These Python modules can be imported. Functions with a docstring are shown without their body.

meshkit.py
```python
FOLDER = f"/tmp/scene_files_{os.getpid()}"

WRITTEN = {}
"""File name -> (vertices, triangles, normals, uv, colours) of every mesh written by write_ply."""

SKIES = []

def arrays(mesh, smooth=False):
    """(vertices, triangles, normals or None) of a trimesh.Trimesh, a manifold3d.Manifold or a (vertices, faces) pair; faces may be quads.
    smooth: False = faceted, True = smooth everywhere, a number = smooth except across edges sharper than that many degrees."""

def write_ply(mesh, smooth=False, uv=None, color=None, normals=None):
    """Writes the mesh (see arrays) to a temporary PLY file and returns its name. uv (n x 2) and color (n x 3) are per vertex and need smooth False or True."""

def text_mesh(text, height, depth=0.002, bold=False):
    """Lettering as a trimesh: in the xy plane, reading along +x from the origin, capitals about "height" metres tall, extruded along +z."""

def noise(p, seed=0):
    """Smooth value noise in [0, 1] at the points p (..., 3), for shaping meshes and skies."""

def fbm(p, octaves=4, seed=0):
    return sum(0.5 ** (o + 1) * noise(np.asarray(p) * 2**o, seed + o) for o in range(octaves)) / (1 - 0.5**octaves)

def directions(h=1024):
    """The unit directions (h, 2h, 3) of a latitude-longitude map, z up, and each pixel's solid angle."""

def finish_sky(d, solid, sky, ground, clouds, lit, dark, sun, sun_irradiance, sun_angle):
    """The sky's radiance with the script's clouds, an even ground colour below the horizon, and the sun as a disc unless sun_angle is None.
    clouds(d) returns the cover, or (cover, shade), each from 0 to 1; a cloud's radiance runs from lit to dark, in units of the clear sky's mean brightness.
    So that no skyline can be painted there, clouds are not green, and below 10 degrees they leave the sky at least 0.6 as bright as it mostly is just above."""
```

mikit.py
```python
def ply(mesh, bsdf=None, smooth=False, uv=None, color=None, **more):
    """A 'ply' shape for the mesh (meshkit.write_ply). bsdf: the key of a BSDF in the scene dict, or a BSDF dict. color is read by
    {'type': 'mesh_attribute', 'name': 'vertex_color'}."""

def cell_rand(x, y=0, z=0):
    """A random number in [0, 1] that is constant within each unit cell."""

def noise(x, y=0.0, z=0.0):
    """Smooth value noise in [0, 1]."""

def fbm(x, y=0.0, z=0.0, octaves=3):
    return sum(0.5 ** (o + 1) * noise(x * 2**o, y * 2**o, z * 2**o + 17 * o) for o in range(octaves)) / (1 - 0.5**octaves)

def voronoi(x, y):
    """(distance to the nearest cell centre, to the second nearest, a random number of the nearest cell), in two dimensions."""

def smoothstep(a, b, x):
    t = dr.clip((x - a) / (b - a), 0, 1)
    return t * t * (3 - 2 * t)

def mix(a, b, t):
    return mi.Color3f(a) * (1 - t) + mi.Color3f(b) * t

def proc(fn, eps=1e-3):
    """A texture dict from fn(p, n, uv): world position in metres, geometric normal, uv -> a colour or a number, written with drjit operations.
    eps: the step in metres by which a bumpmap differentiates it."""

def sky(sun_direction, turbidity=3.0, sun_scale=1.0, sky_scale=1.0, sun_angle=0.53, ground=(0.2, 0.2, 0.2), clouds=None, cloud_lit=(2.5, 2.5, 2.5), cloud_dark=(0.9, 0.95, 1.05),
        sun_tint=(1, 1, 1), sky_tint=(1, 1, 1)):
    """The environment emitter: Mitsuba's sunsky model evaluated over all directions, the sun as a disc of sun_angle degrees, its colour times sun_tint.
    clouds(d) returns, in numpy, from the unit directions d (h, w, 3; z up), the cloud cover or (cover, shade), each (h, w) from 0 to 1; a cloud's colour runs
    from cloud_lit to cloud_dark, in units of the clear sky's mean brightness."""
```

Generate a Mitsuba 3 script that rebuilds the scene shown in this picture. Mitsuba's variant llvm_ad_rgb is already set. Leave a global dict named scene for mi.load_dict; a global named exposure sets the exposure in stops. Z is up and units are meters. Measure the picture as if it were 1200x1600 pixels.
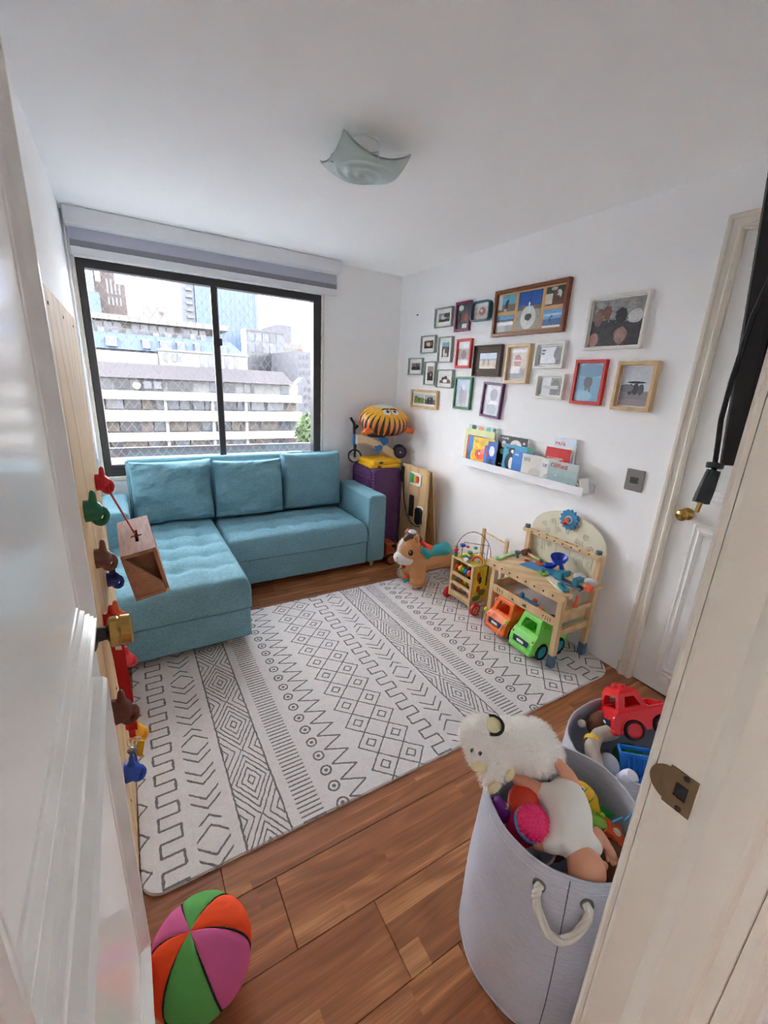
import math, random
import numpy as np, trimesh, drjit as dr, mitsuba as mi, mikit, meshkit
import manifold3d as m3
from shapely.geometry import Polygon, Point, box as sbox
from shapely import affinity
rng = np.random.default_rng(7); random.seed(7)
scene, labels = {}, {}
T = mi.ScalarTransform4f
PI = math.pi

# ------------------------------------------------------------------ camera, sky, exposure
exposure = 5.85
EYE = np.array([0.0, 0.0, 1.4958])
FWD = np.array([0.49932906, 0.81635335, -0.29023732]); UP = np.array([0.10725693, 0.27416809, 0.95568185])
scene['camera'] = {'type': 'perspective', 'fov': 84.0277, 'fov_axis': 'x', 'near_clip': 0.01, 'far_clip': 2000.0,
                   'to_world': T().look_at(origin=EYE.tolist(), target=(EYE + FWD).tolist(), up=UP.tolist())}


def cloud_cover(d):
    q = d / np.maximum(d[..., 2:3] + 0.25, 0.1)
    n = meshkit.fbm(q * 2.3 + 11, 5, 3)
    s = meshkit.fbm(q * 3.1 + 40, 4, 9)
    return np.clip(0.55 + (n - 0.36) * 2.6, 0.35, 1), np.clip((s - 0.45) * 1.6, 0, 0.5)


scene['sky'] = mikit.sky((0.3, 0.5, 0.75), turbidity=4, sun_scale=0.0, sky_scale=1.0, ground=(0.25, 0.25, 0.24), clouds=cloud_cover,
                         cloud_lit=(2.6, 2.6, 2.65), cloud_dark=(1.9, 1.95, 2.05))


# ------------------------------------------------------------------ materials
def lin(c):
    if isinstance(c, str):
        c = [int(c[i:i + 2], 16) / 255 for i in (0, 2, 4)]
    return [x / 12.92 if x < 0.04045 else ((x + 0.055) / 1.055) ** 2.4 for x in c]


def rgb(c): return {'type': 'rgb', 'value': lin(c)}


def mat(name, base, rough=0.5, metallic=0.0, spec=0.5, bump=None, bscale=1.0, **kw):
    b = base if isinstance(base, dict) else rgb(base)
    d = {'type': 'principled', 'base_color': b, 'roughness': rough, 'metallic': metallic, 'specular': spec, **kw}
    if bump is not None:
        d = {'type': 'bumpmap', 'arbitrary': bump, 'scale': bscale, 'nested': d}
    scene[name] = {'type': 'twosided', 'bsdf': d}
    return name


def C3(c): return mi.Color3f(*lin(c))


# ------------------------------------------------------------------ mesh helpers
def cat(*ms):
    ms = [m for x in ms for m in (x if isinstance(x, (list, tuple)) else [x])]
    return trimesh.util.concatenate(ms)


def hullpts(p): return trimesh.convex.convex_hull(np.asarray(p, float))


def bx(x0, x1, y0, y1, z0, z1, b=0.0):
    if b <= 0:
        m = trimesh.creation.box((x1 - x0, y1 - y0, z1 - z0)); m.apply_translation(((x0 + x1) / 2, (y0 + y1) / 2, (z0 + z1) / 2)); return m
    b = min(b, (x1 - x0) / 2.01, (y1 - y0) / 2.01, (z1 - z0) / 2.01)
    p = []
    for sx in (0, 1):
        for sy in (0, 1):
            for sz in (0, 1):
                c = np.array([x1 if sx else x0, y1 if sy else y0, z1 if sz else z0]); s = np.array([1 - 2 * sx, 1 - 2 * sy, 1 - 2 * sz]) * b
                for k in range(3):
                    q = c + s; q[k] = c[k]; p.append(q)
    return hullpts(p)


def rbox(x0, x1, y0, y1, z0, z1, r, n=12):
    r = min(r, (x1 - x0) / 2.01, (y1 - y0) / 2.01, (z1 - z0) / 2.01)
    s = trimesh.creation.uv_sphere(r, count=[n, n]).vertices
    return hullpts(np.vstack([s + [x, y, z] for x in (x0 + r, x1 - r) for y in (y0 + r, y1 - r) for z in (z0 + r, z1 - r)]))


def mv(m, loc=(0, 0, 0), rot=(0, 0, 0), s=1.0):
    m = m.copy()
    if s is not None and not np.isscalar(s): m.apply_scale(s)
    elif s != 1.0: m.apply_scale(s)
    for ang, ax in zip(rot, ((1, 0, 0), (0, 1, 0), (0, 0, 1))):
        if ang: m.apply_transform(trimesh.transformations.rotation_matrix(math.radians(ang), ax))
    m.apply_translation(loc)
    return m


def cyl(p0, p1, r, n=16, r1=None):
    p0, p1 = np.asarray(p0, float), np.asarray(p1, float)
    return tube([p0, p1], [r, r if r1 is None else r1], n)


def tube(pts, r, n=8, closed=False, cap=True, up=None):
    p = np.asarray(pts, float); k = len(p)
    r = np.broadcast_to(np.asarray(r, float), (k,))
    t = (np.roll(p, -1, 0) - np.roll(p, 1, 0)) if closed else np.gradient(p, axis=0)
    t /= np.linalg.norm(t, axis=1, keepdims=True) + 1e-12
    a = np.array(up if up is not None else ([0, 0, 1.] if abs(t[0][2]) < 0.9 else [1., 0, 0]))
    A = []
    for i in range(k):
        a = a - t[i] * (a @ t[i]); a /= np.linalg.norm(a) + 1e-12; A.append(a)
    A = np.array(A); B = np.cross(t, A)
    ang = np.arange(n) * 2 * PI / n
    v = (p[:, None] + r[:, None, None] * (np.cos(ang)[None, :, None] * A[:, None] + np.sin(ang)[None, :, None] * B[:, None])).reshape(-1, 3)
    f = []
    for i in range(k if closed else k - 1):
        j = (i + 1) % k
        for q in range(n):
            w = (q + 1) % n
            f += [[i * n + q, i * n + w, j * n + w], [i * n + q, j * n + w, j * n + q]]
    if cap and not closed:
        v = np.vstack([v, p[0], p[-1]]); c0, c1 = len(v) - 2, len(v) - 1
        for q in range(n):
            w = (q + 1) % n
            f += [[c0, w, q], [c1, (k - 1) * n + q, (k - 1) * n + w]]
    return trimesh.Trimesh(v, f, process=False)


def lathe(prof, n=24, axis='z', loc=(0, 0, 0)):
    prof = np.asarray(prof, float)
    prof[:, 0] = np.maximum(prof[:, 0], 1e-5)
    k = len(prof); ang = np.arange(n) * 2 * PI / n
    v = np.stack([prof[:, None, 0] * np.cos(ang), prof[:, None, 0] * np.sin(ang), np.broadcast_to(prof[:, None, 1], (k, n))], -1).reshape(-1, 3)
    f = []
    for i in range(k - 1):
        for q in range(n):
            w = (q + 1) % n
            f += [[i * n + q, i * n + w, (i + 1) * n + w], [i * n + q, (i + 1) * n + w, (i + 1) * n + q]]
    m = trimesh.Trimesh(v, f, process=False)
    if axis == 'x': m.vertices = m.vertices[:, [2, 0, 1]]
    if axis == 'y': m.vertices = m.vertices[:, [1, 2, 0]]
    m.apply_translation(loc)
    return m


def ell(c, r, n=16, rot=(0, 0, 0)):
    m = trimesh.creation.uv_sphere(1.0, count=[n, 2 * n]); m.vertices = m.vertices * np.asarray(r)
    return mv(m, c, rot)


def ext(poly, h, plane='xy', at=0.0):
    """Extrude a polygon given in (u, v) by h. plane xy: +z; xz: along y; yz: along x."""
    if not hasattr(poly, 'geom_type'): poly = Polygon(poly)
    gs = getattr(poly, 'geoms', [poly])
    m = cat([trimesh.creation.extrude_polygon(g, h, engine='earcut') for g in gs])
    v = m.vertices.copy()
    if plane == 'xz': v = v[:, [0, 2, 1]]; m = trimesh.Trimesh(v, m.faces[:, ::-1], process=False); m.apply_translation((0, at, 0))
    elif plane == 'yz': v = v[:, [2, 0, 1]]; m = trimesh.Trimesh(v, m.faces, process=False); m.apply_translation((at, 0, 0))
    else: m.apply_translation((0, 0, at))
    return m


def ring_frame(prof, w0, w1, z0, z1, to):
    """A mitred frame round a rectangle: prof = [(inward distance, height)], to(u, v, h) -> xyz."""
    v = []
    for d, h in prof:
        v += [to(w0 + d, z0 + d, h), to(w1 - d, z0 + d, h), to(w1 - d, z1 - d, h), to(w0 + d, z1 - d, h)]
    f, k = [], len(prof)
    for i in range(k - 1):
        for q in range(4):
            w = (q + 1) % 4
            f += [[i * 4 + q, i * 4 + w, (i + 1) * 4 + w], [i * 4 + q, (i + 1) * 4 + w, (i + 1) * 4 + q]]
    m = trimesh.Trimesh(np.array(v, float), f, process=False)
    return m


def blob(bones, edge=0.01, it=8, extra=None):
    """One smooth body from bones (p0, r0, p1, r1) and ellipsoids (centre, radii)."""
    man = None
    for b in bones:
        if len(b) == 4:
            p = np.vstack([trimesh.creation.icosphere(2, b[1]).vertices + b[0], trimesh.creation.icosphere(2, b[3]).vertices + b[2]])
        else:
            p = trimesh.creation.icosphere(3, 1.0).vertices * np.asarray(b[1]) + np.asarray(b[0])
        h = m3.Manifold.hull_points(np.asarray(p, float))
        man = h if man is None else man + h
    man = man.refine_to_length(edge)
    me = man.to_mesh(); t = trimesh.Trimesh(me.vert_properties[:, :3], me.tri_verts, process=True)
    trimesh.smoothing.filter_taubin(t, 0.5, -0.53, it)
    return t


def grid(nu, nv, fn):
    """A sheet: fn(u, v) -> xyz for u, v in [0, 1]."""
    u, v = np.meshgrid(np.linspace(0, 1, nu), np.linspace(0, 1, nv), indexing='ij')
    p = np.asarray(fn(u, v)); p = np.moveaxis(p, 0, -1).reshape(-1, 3)
    i, j = np.meshgrid(np.arange(nu - 1), np.arange(nv - 1), indexing='ij'); a = (i * nv + j).ravel()
    return trimesh.Trimesh(p, np.vstack([np.stack([a, a + nv, a + nv + 1], 1), np.stack([a, a + nv + 1, a + 1], 1)]), process=False)


def pillow(w, h, t, n=26, puff=0.5, seed=0, wr=0.012, pw=0.45):
    """A stuffed cushion, w along x, h along z, t along y, centred."""
    s = trimesh.creation.box((2, 2, 2))
    g = []
    for sg in (-1, 1):
        u, v = np.meshgrid(np.linspace(-1, 1, n), np.linspace(-1, 1, n), indexing='ij')
        k = np.clip((1 - np.abs(u) ** 3.2), 0, 1) ** pw * np.clip((1 - np.abs(v) ** 3.2), 0, 1) ** pw
        pin = 1 - 0.05 * (1 - np.abs(u) ** 2) * np.abs(v) ** 6
        pin2 = 1 - 0.04 * (1 - np.abs(v) ** 2) * np.abs(u) ** 6
        P = np.stack([u * w / 2 * pin2, np.zeros_like(u), v * h / 2 * pin], -1)
        nz = meshkit.fbm(np.stack([u * 2.2 + seed * 7, v * 2.6 + sg * 3, u * 0 + seed], -1), 4, seed) - 0.5
        edge = np.exp(-((1 - np.abs(v)) / 0.35) ** 2) + np.exp(-((1 - np.abs(u)) / 0.35) ** 2)
        P[..., 1] = sg * (k * t / 2 + k * wr * 2.4 * nz * (0.5 + edge))
        p = P.reshape(-1, 3); i, j = np.meshgrid(np.arange(n - 1), np.arange(n - 1), indexing='ij'); a = (i * n + j).ravel()
        f = np.vstack([np.stack([a, a + n, a + n + 1], 1), np.stack([a, a + n + 1, a + 1], 1)])
        g.append(trimesh.Trimesh(p, f if sg < 0 else f[:, ::-1], process=False))
    m = cat(g); m.merge_vertices(); return m


def frame_at(o, ax, ay, az):
    """Matrix whose axes are ax, ay, az at origin o."""
    M = np.eye(4); M[:3, 0], M[:3, 1], M[:3, 2], M[:3, 3] = ax, ay, az, o; return M


def xf(m, M):
    m = m.copy(); m.apply_transform(M); return m


# ------------------------------------------------------------------ scene entries
_count = {}


def K(name):
    n = _count.get(name, 0); _count[name] = n + 1
    return name if n == 0 else f'{name}_{n:03d}'


def put(key, mesh, m, smooth=False, **kw):
    scene[key] = mikit.ply(mesh, m, smooth, **kw)
    return key


def part(parent, name, mesh, m, smooth=False, label=None, stuff=False, **kw):
    k = K(parent + '__' + name)
    put(k, mesh, m, smooth, **kw)
    if label: labels[k] = {'label': label}
    if stuff: labels.setdefault(k, {})['kind'] = 'stuff'
    return k


def thing(name, label, cat_, group=None, kind=None):
    k = K(name); labels[k] = {'label': label, 'category': cat_}
    if group: labels[k]['group'] = group
    if kind: labels[k]['kind'] = kind
    return k


def struct(name, mesh=None, m=None, smooth=False, label=None):
    k = K(name); labels[k] = {'kind': 'structure'}
    if label: labels[k]['label'] = label
    if mesh is not None: put(k, mesh, m, smooth)
    return k


# ------------------------------------------------------------------ palette
XL, XR, YB, YF, HC = -0.205, 2.251, 3.569, 0.196, 2.4


def _paint(c, amp=0.02, sc=3.0):
    c = C3(c)
    def fn(p, n, uv):
        return c * (1 - amp + 2 * amp * mikit.fbm(p.x * sc, p.y * sc, p.z * sc))
    return fn


def _plaster(p, n, uv): return mikit.fbm(p.x * 60, p.y * 60, p.z * 60, octaves=2)


mat('wall_paint', mikit.proc(_paint('f1f1f1')), 0.75, spec=0.3)
mat('ceiling_paint', 'f2f2f1', 0.85, spec=0.2, bump=mikit.proc(_plaster, 2e-3), bscale=0.0012)
mat('gloss_white', 'e2e2de', 0.17, spec=0.5)
mat('trim_white', 'd9d1c3', 0.35, spec=0.45)
mat('white_plain', 'eeeeee', 0.5)
mat('dark_alu', '33302f', 0.35, spec=0.5)
mat('brass', 'b08d4f', 0.22, metallic=1.0)
mat('brass_dull', '8a765a', 0.42, metallic=1.0)
mat('dark_metal', '3a3936', 0.4, metallic=0.7)
mat('steel', 'c9c9c9', 0.22, metallic=1.0)
mat('black', '121214', 0.4)
mat('black_gloss', '08080a', 0.12)
scene['glass'] = {'type': 'thindielectric', 'int_ior': 1.5}


def _wood_floor(p, n, uv):
    # uv.x runs along the plank (metres); uv.y = 10 * plank number + metres across; three strips to a plank, each of staves with their own tone
    d = dr.floor(uv.y * 0.1 + .0001)
    yl = uv.y - d * 10
    s = dr.floor(yl / .0681)
    seg = dr.floor((uv.x + 13 * mikit.cell_rand(d, s, 1.0)) / .95)
    k = mikit.cell_rand(d * 3 + s, seg, 7.0)
    k2 = mikit.cell_rand(d, 5.0, 2.0)
    x, y = uv.x + 5 * k, yl + 3 * s + 7 * k
    w = mikit.fbm(x * 1.6, y * 7, octaves=3)
    g = mikit.fbm(x * 2.4 + 2 * w, y * 75 + 5 * w, octaves=4)
    f = mikit.noise(x * 11, y * 520)
    band = 0.5 + 0.5 * dr.sin((y * 22 + w * 9 + x * 0.7) * 6.283 * 0.5)
    t = dr.clip(0.46 * g + 0.14 * band + 0.18 * f + 0.30 * k + .14 * k2 - 0.12, 0, 1)
    c = mikit.mix(lin('6a3d2b'), lin('aa6f47'), dr.clip(t * 1.5, 0, 1))
    return mikit.mix(c, lin('d09b68'), mikit.smoothstep(0.52, 1.0, t))


mat('floor_wood', mikit.proc(_wood_floor), 0.32, spec=0.45)


def _pine(p, n, uv):
    w = mikit.fbm(p.x * 3, p.y * 3, p.z * 2, octaves=2)
    a = p.x * 38 + p.y * 38 + w * 9
    ring = 0.5 + 0.5 * dr.sin(a * 1.6 + p.z * 5)
    f = mikit.noise(p.x * 260, p.y * 260, p.z * 30)
    t = 0.35 * ring + 0.25 * f + 0.5 * w
    return mikit.mix(lin('e2c79d'), lin('bd9766'), dr.clip(t * 0.9, 0, 1))


mat('pine', mikit.proc(_pine), 0.45, spec=0.35)


def _ply(p, n, uv):
    w = mikit.fbm(p.x * 2, p.y * 2.2, p.z * 0.9, octaves=3)
    ring = 0.5 + 0.5 * dr.sin((p.y * 7 + p.x * 7 + w * 4.5) * 6.283)
    l = mikit.smoothstep(0.86, 1.0, ring)
    f = mikit.noise(p.x * 200, p.y * 200, p.z * 7)
    c = mikit.mix(lin('dcc094'), lin('c6a273'), dr.clip(0.6 * w + 0.3 * f + 0.15 * ring, 0, 1))
    return mikit.mix(c, lin('a47a4c'), l * 0.4)


mat('plywood', mikit.proc(_ply), 0.5, spec=0.3)


# ------------------------------------------------------------------ room shell
struct('ceiling', bx(XL - .12, XR + .3, YF - .15, YB + .25, HC, HC + .15), 'ceiling_paint')
struct('wall_left', bx(XL - .12, XL, YF - .02, YB + .25, -.05, HC), 'wall_paint')
WX0, WX1, WZ0, WZ1 = -0.163, 1.486, 0.75, 2.150     # window opening
struct('wall_back', cat(bx(XL, WX0, YB, YB + .2, -.05, HC), bx(WX1, XR, YB, YB + .2, -.05, HC), bx(WX0, WX1, YB, YB + .2, -.05, WZ0), bx(WX0, WX1, YB, YB + .2, WZ1, HC)), 'wall_paint')
DY0, DY1, DZ = 0.245, 0.985, 2.165                      # closet door in the right wall
struct('wall_right', cat(bx(XR, XR + .12, DY1, YB + .2, -.05, HC), bx(XR, XR + .12, YF - .02, DY0, -.05, HC), bx(XR, XR + .12, DY0, DY1, DZ, HC)), 'wall_paint')
JX, LX = 0.585, -0.150                                   # doorway: right and left jamb faces
struct('wall_front', cat(bx(JX + .03, XR, .06, YF, -.05, HC), bx(XL - .1, LX - .03, .06, YF, -.05, HC), bx(LX - .03, JX + .03, .06, YF, 2.12, HC)), 'wall_paint')

# floor with its planks
fl = struct('floor', bx(XL - .05, XR + .1, -.4, YB + .1, -.06, -.012), 'dark_metal')
PW, row = 0.204, 0
y = 0.744 - 6 * 0.204
while y < YB:
    x = .252 - 1.285 if row == 6 else XL - rng.uniform(0.1, 1.2)
    while x < XR:
        x2 = x + 1.285
        a, b = max(x, XL - .03), min(x2, XR + .02)
        if b - a > 0.02:
            m = bx(a + .0008, b - .0008, y + .0008, min(y + PW, YB + .05) - .0008, -.012, 0.0, 0.0012)
            uv = np.stack([m.vertices[:, 0] + 7.3 * row, m.vertices[:, 1] - y + .0002 + 10 * rng.integers(1, 90)], 1)
            part(fl, 'plank', m, 'floor_wood', uv=uv)
        x = x2
    y += PW; row += 1

# window: outer frame, two sashes and panes
W = struct('window_1', label='dark framed sliding window over the sofa')
to = lambda u, v, h: (u, YB + .02 - h, v)
fd = .05
part(W, 'frame', cat(bx(WX0, WX0 + .045, YB + .012, YB + .09, WZ0, WZ1, .004), bx(WX1 - .066, WX1, YB + .012, YB + .09, WZ0, WZ1, .004), bx(WX0, WX1, YB + .012, YB + .09, WZ1 - .052, WZ1, .004), bx(WX0, WX1, YB + .012, YB + .09, WZ0, WZ0 + .05, .004)), 'dark_alu', label='dark brown aluminium outer frame')
part(W, 'sash', cat(bx(.632, .676, YB + .02, YB + .05, WZ0 + .04, WZ1 - .04, .003), bx(WX0 + .04, .66, YB + .02, YB + .05, WZ0 + .05, WZ0 + .08, .003)), 'dark_alu')
part(W, 'sash', cat(bx(.655, .685, YB + .05, YB + .08, WZ0 + .04, WZ1 - .04, .003), bx(.66, WX1 - .06, YB + .05, YB + .08, WZ0 + .05, WZ0 + .08, .003)), 'dark_alu')
for a, b, yy in ((WX0 + .03, .65, YB + .035), (.66, WX1 - .05, YB + .065)):
    part(W, 'pane', trimesh.Trimesh([[a, yy, WZ0 + .03], [b, yy, WZ0 + .03], [b, yy, WZ1 - .03], [a, yy, WZ1 - .03]], [[0, 1, 2], [0, 2, 3]], process=False), 'glass', label='clear window pane')
part(W, 'latch', bx(.676, .692, YB + .005, YB + .03, 1.70, 1.75, .004), 'black')
part(W, 'sill', bx(WX0 - .02, WX1 + .02, YB - .012, YB + .02, WZ0 - .03, WZ0, .004), 'trim_white')
part(W, 'lining', cat(bx(WX1, WX1 + .02, YB - .008, YB + .03, WZ0 - .03, WZ1 + .01, .003), bx(WX0 - .02, WX0, YB - .008, YB + .03, WZ0 - .03, WZ1 + .01, .003)), 'trim_white', label='white strip along the window opening')

# roller blind under its cassette
rb = thing('roller_blind', 'grey double roller blind rolled up in a white cassette above the window', 'blind')
mat('blind_grey', 'b5b6c4', 0.8); mat('blind_dark', '85868c', 0.8); mat('cassette_white', 'dedee1', 0.4)
part(rb, 'cassette', bx(-.187, 1.606, 3.449, YB - .003, 2.300, 2.398, .008), 'cassette_white', label='white cassette box')
part(rb, 'fabric', bx(-.172, 1.59, 3.512, 3.515, 2.20, 2.32), 'blind_grey', label='grey lavender band')
part(rb, 'dark_band', bx(-.172, 1.59, 3.5105, 3.5118, 2.195, 2.232), 'blind_dark', label='darker grey band')
part(rb, 'bottom_bar', rbox(-.174, 1.592, 3.503, 3.524, 2.146, 2.197, .006, 6), 'cassette_white', label='white bottom bar')
part(rb, 'cord', cat(cyl((-.19, 3.53, 2.3), (-.19, 3.53, .9), .003, 6), cyl((-.19, 3.51, 2.3), (-.19, 3.51, .9), .003, 6)), 'white_plain')

# closet door in the right wall, with its casing
D2 = struct('door_2', label='white panelled closet door in the right wall')
part(D2, 'leaf', bx(XR + .012, XR + .05, DY0 + .004, DY1 - .004, .008, DZ - .004, .002), 'gloss_white')
toR = lambda u, v, h: (XR + .012 - h, u, v)
mp = [(0, 0), (.004, .008), (.012, .010), (.018, .006), (.026, .006), (.034, .012), (.044, .004), (.05, 0)]
part(D2, 'panel_moulding', ring_frame(mp, DY0 + .10, .885, .115, .935, toR), 'gloss_white', label='moulding round the lower panel')
part(D2, 'panel_moulding', ring_frame(mp, DY0 + .10, .885, 1.045, DZ - .12, toR), 'gloss_white', label='moulding round the upper panel')
part(D2, 'knob', lathe([(0, 0), (.028, 0), (.03, -.005), (.012, -.008), (.011, -.03), (.020, -.036), (.027, -.048), (.028, -.058), (.022, -.066), (0, -.068)], 24, 'x', (XR + .012, .922, .968)), 'brass', True, label='round brass knob')
T2 = struct('trim_2', label='white moulded casing round the closet door')
cs = [(0, 0), (0, .016), (.006, .022), (.018, .022), (.024, .014), (.044, .012), (.052, .018), (.060, .016), (.066, .004), (.066, -.02)]
def casing(to, a0, a1, z1, prof):
    v = []
    for d, h in prof:
        v += [to(a0 + d, 0, h), to(a0 + d, z1 - d, h), to(a1 - d, z1 - d, h), to(a1 - d, 0, h)]
    f, k = [], len(prof)
    for i in range(k - 1):
        for q in range(3):
            f += [[i * 4 + q, i * 4 + q + 1, (i + 1) * 4 + q + 1], [i * 4 + q, (i + 1) * 4 + q + 1, (i + 1) * 4 + q]]
    return trimesh.Trimesh(np.array(v, float), f, process=False)
part(T2, 'casing', casing(lambda u, v, h: (XR - h, u, v), DY0 - .062, DY1 + .062, DZ + .062, cs), 'trim_white')
struct('baseboard_right', bx(XR - .012, XR, DY1 + .064, 1.06, 0, .075, .003), 'trim_white')

struct('wall_closet', bx(XR + .052, XR + .12, DY0 - .05, DY1 + .05, -.05, DZ + .03), 'dark_metal')  # added unseen dark panel close behind the closet door, stops light leaking under it
# the open door on the left
D1 = struct('door_1', label='glossy white panelled door standing open on the left')
X0 = -.100
part(D1, 'leaf', bx(X0 - .038, X0, .125, .925, .008, 2.09, .003), 'gloss_white')
toL = lambda u, v, h: (X0 + h, u, v)
mp1 = [(0, 0), (.002, .014), (.006, .020), (.012, .0195), (.015, .0155), (.021, .0165), (.025, .012), (.032, .013), (.037, .0075), (.046, .0085), (.052, .003), (.060, .002), (.062, 0)]
for z0, z1, nm in ((1.063, 1.965, 'upper'), (.203, .949, 'lower')):
    m = ring_frame(mp1, .205, .832, z0, z1, toL)
    part(D1, 'panel_moulding', m, 'gloss_white', label=f'fluted moulding round the {nm} panel')
kn = part(D1, 'knob', lathe([(0, .070), (.025, .070), (.029, .073), (.0295, .085), (.0275, .088), (.0295, .091), (.029, .106), (.025, .109), (0, .109)], 28, 'x', (X0 - .04, .872, 1.012)), 'brass', 25, label='brass drum knob')
part(D1, 'knob_neck', lathe([(.030, .0402), (.030, .046), (.022, .050), (.014, .052), (.013, .066), (.020, .0705)], 20, 'x', (X0 - .04, .872, 1.012)), 'dark_metal', 25, label='dark neck and rosette')
part(D1, 'latch_bolt', bx(X0 - .026, X0 - .012, .925, .936, 1.0, 1.02, .003), 'brass_dull')

# doorway trim on the right with its strike plate
T1 = struct('trim_1', label='painted door jamb on the right with stepped stop')
jp = Polygon([(.585, .190), (.585, .143), (.571, .122), (.570, .118), (.570, .084), (.573, .078), (.580, .074), (.580, .058), (JX + .031, .058), (JX + .031, .196), (.588, .196)])
part(T1, 'jamb', ext(jp, 2.13), 'trim_white', 20)
part(T1, 'room_casing', ext(Polygon([(.588, .197), (.588, .203), (.591, .206), (.592, .209), (.597, .211), (.620, .212), (.626, .216), (.650, .218), (.655, .212), (.655, .197)]), 2.18), 'trim_white', 20)
part(T1, 'hall_casing', ext(Polygon([(.592, .057), (.592, .046), (.597, .040), (.604, .040), (.607, .036), (.622, .030), (.630, .034), (.640, .026), (.662, .022), (.668, .030), (.668, .057)]), 2.18), 'trim_white', 20)
T1b = struct('trim_3', label='painted door jamb on the hinge side')
part(T1b, 'jamb', bx(LX - .03, LX, .058, YF, 0, 2.13), 'trim_white')
part(T1b, 'head', bx(LX, JX, .058, YF, 2.105, 2.13), 'trim_white')
sp = thing('strike_plate', 'worn brass strike plate with a square hole on the right door jamb', 'strike plate')
pl = sbox(.1445, .965, .1785, 1.026).union(Point(.1735, .9955).buffer(.0265)).difference(sbox(.153, .985, .168, 1.008))
for zz in (.970, 1.021): pl = pl.difference(Point(.158, zz).buffer(.0045))
part(sp, 'plate', ext(affinity.translate(pl, 0, -.003), .0015, 'yz', .5834), 'brass_dull')
part(sp, 'recess', bx(.5848, .586, .150, .170, .980, 1.008), 'black')
for zz in (.967, 1.018): part(sp, 'screw', lathe([(0, 0), (.004, 0), (.004, -.001), (0, -.0016)], 12, 'x', (.5836, .158, zz)), 'dark_metal')

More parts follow.
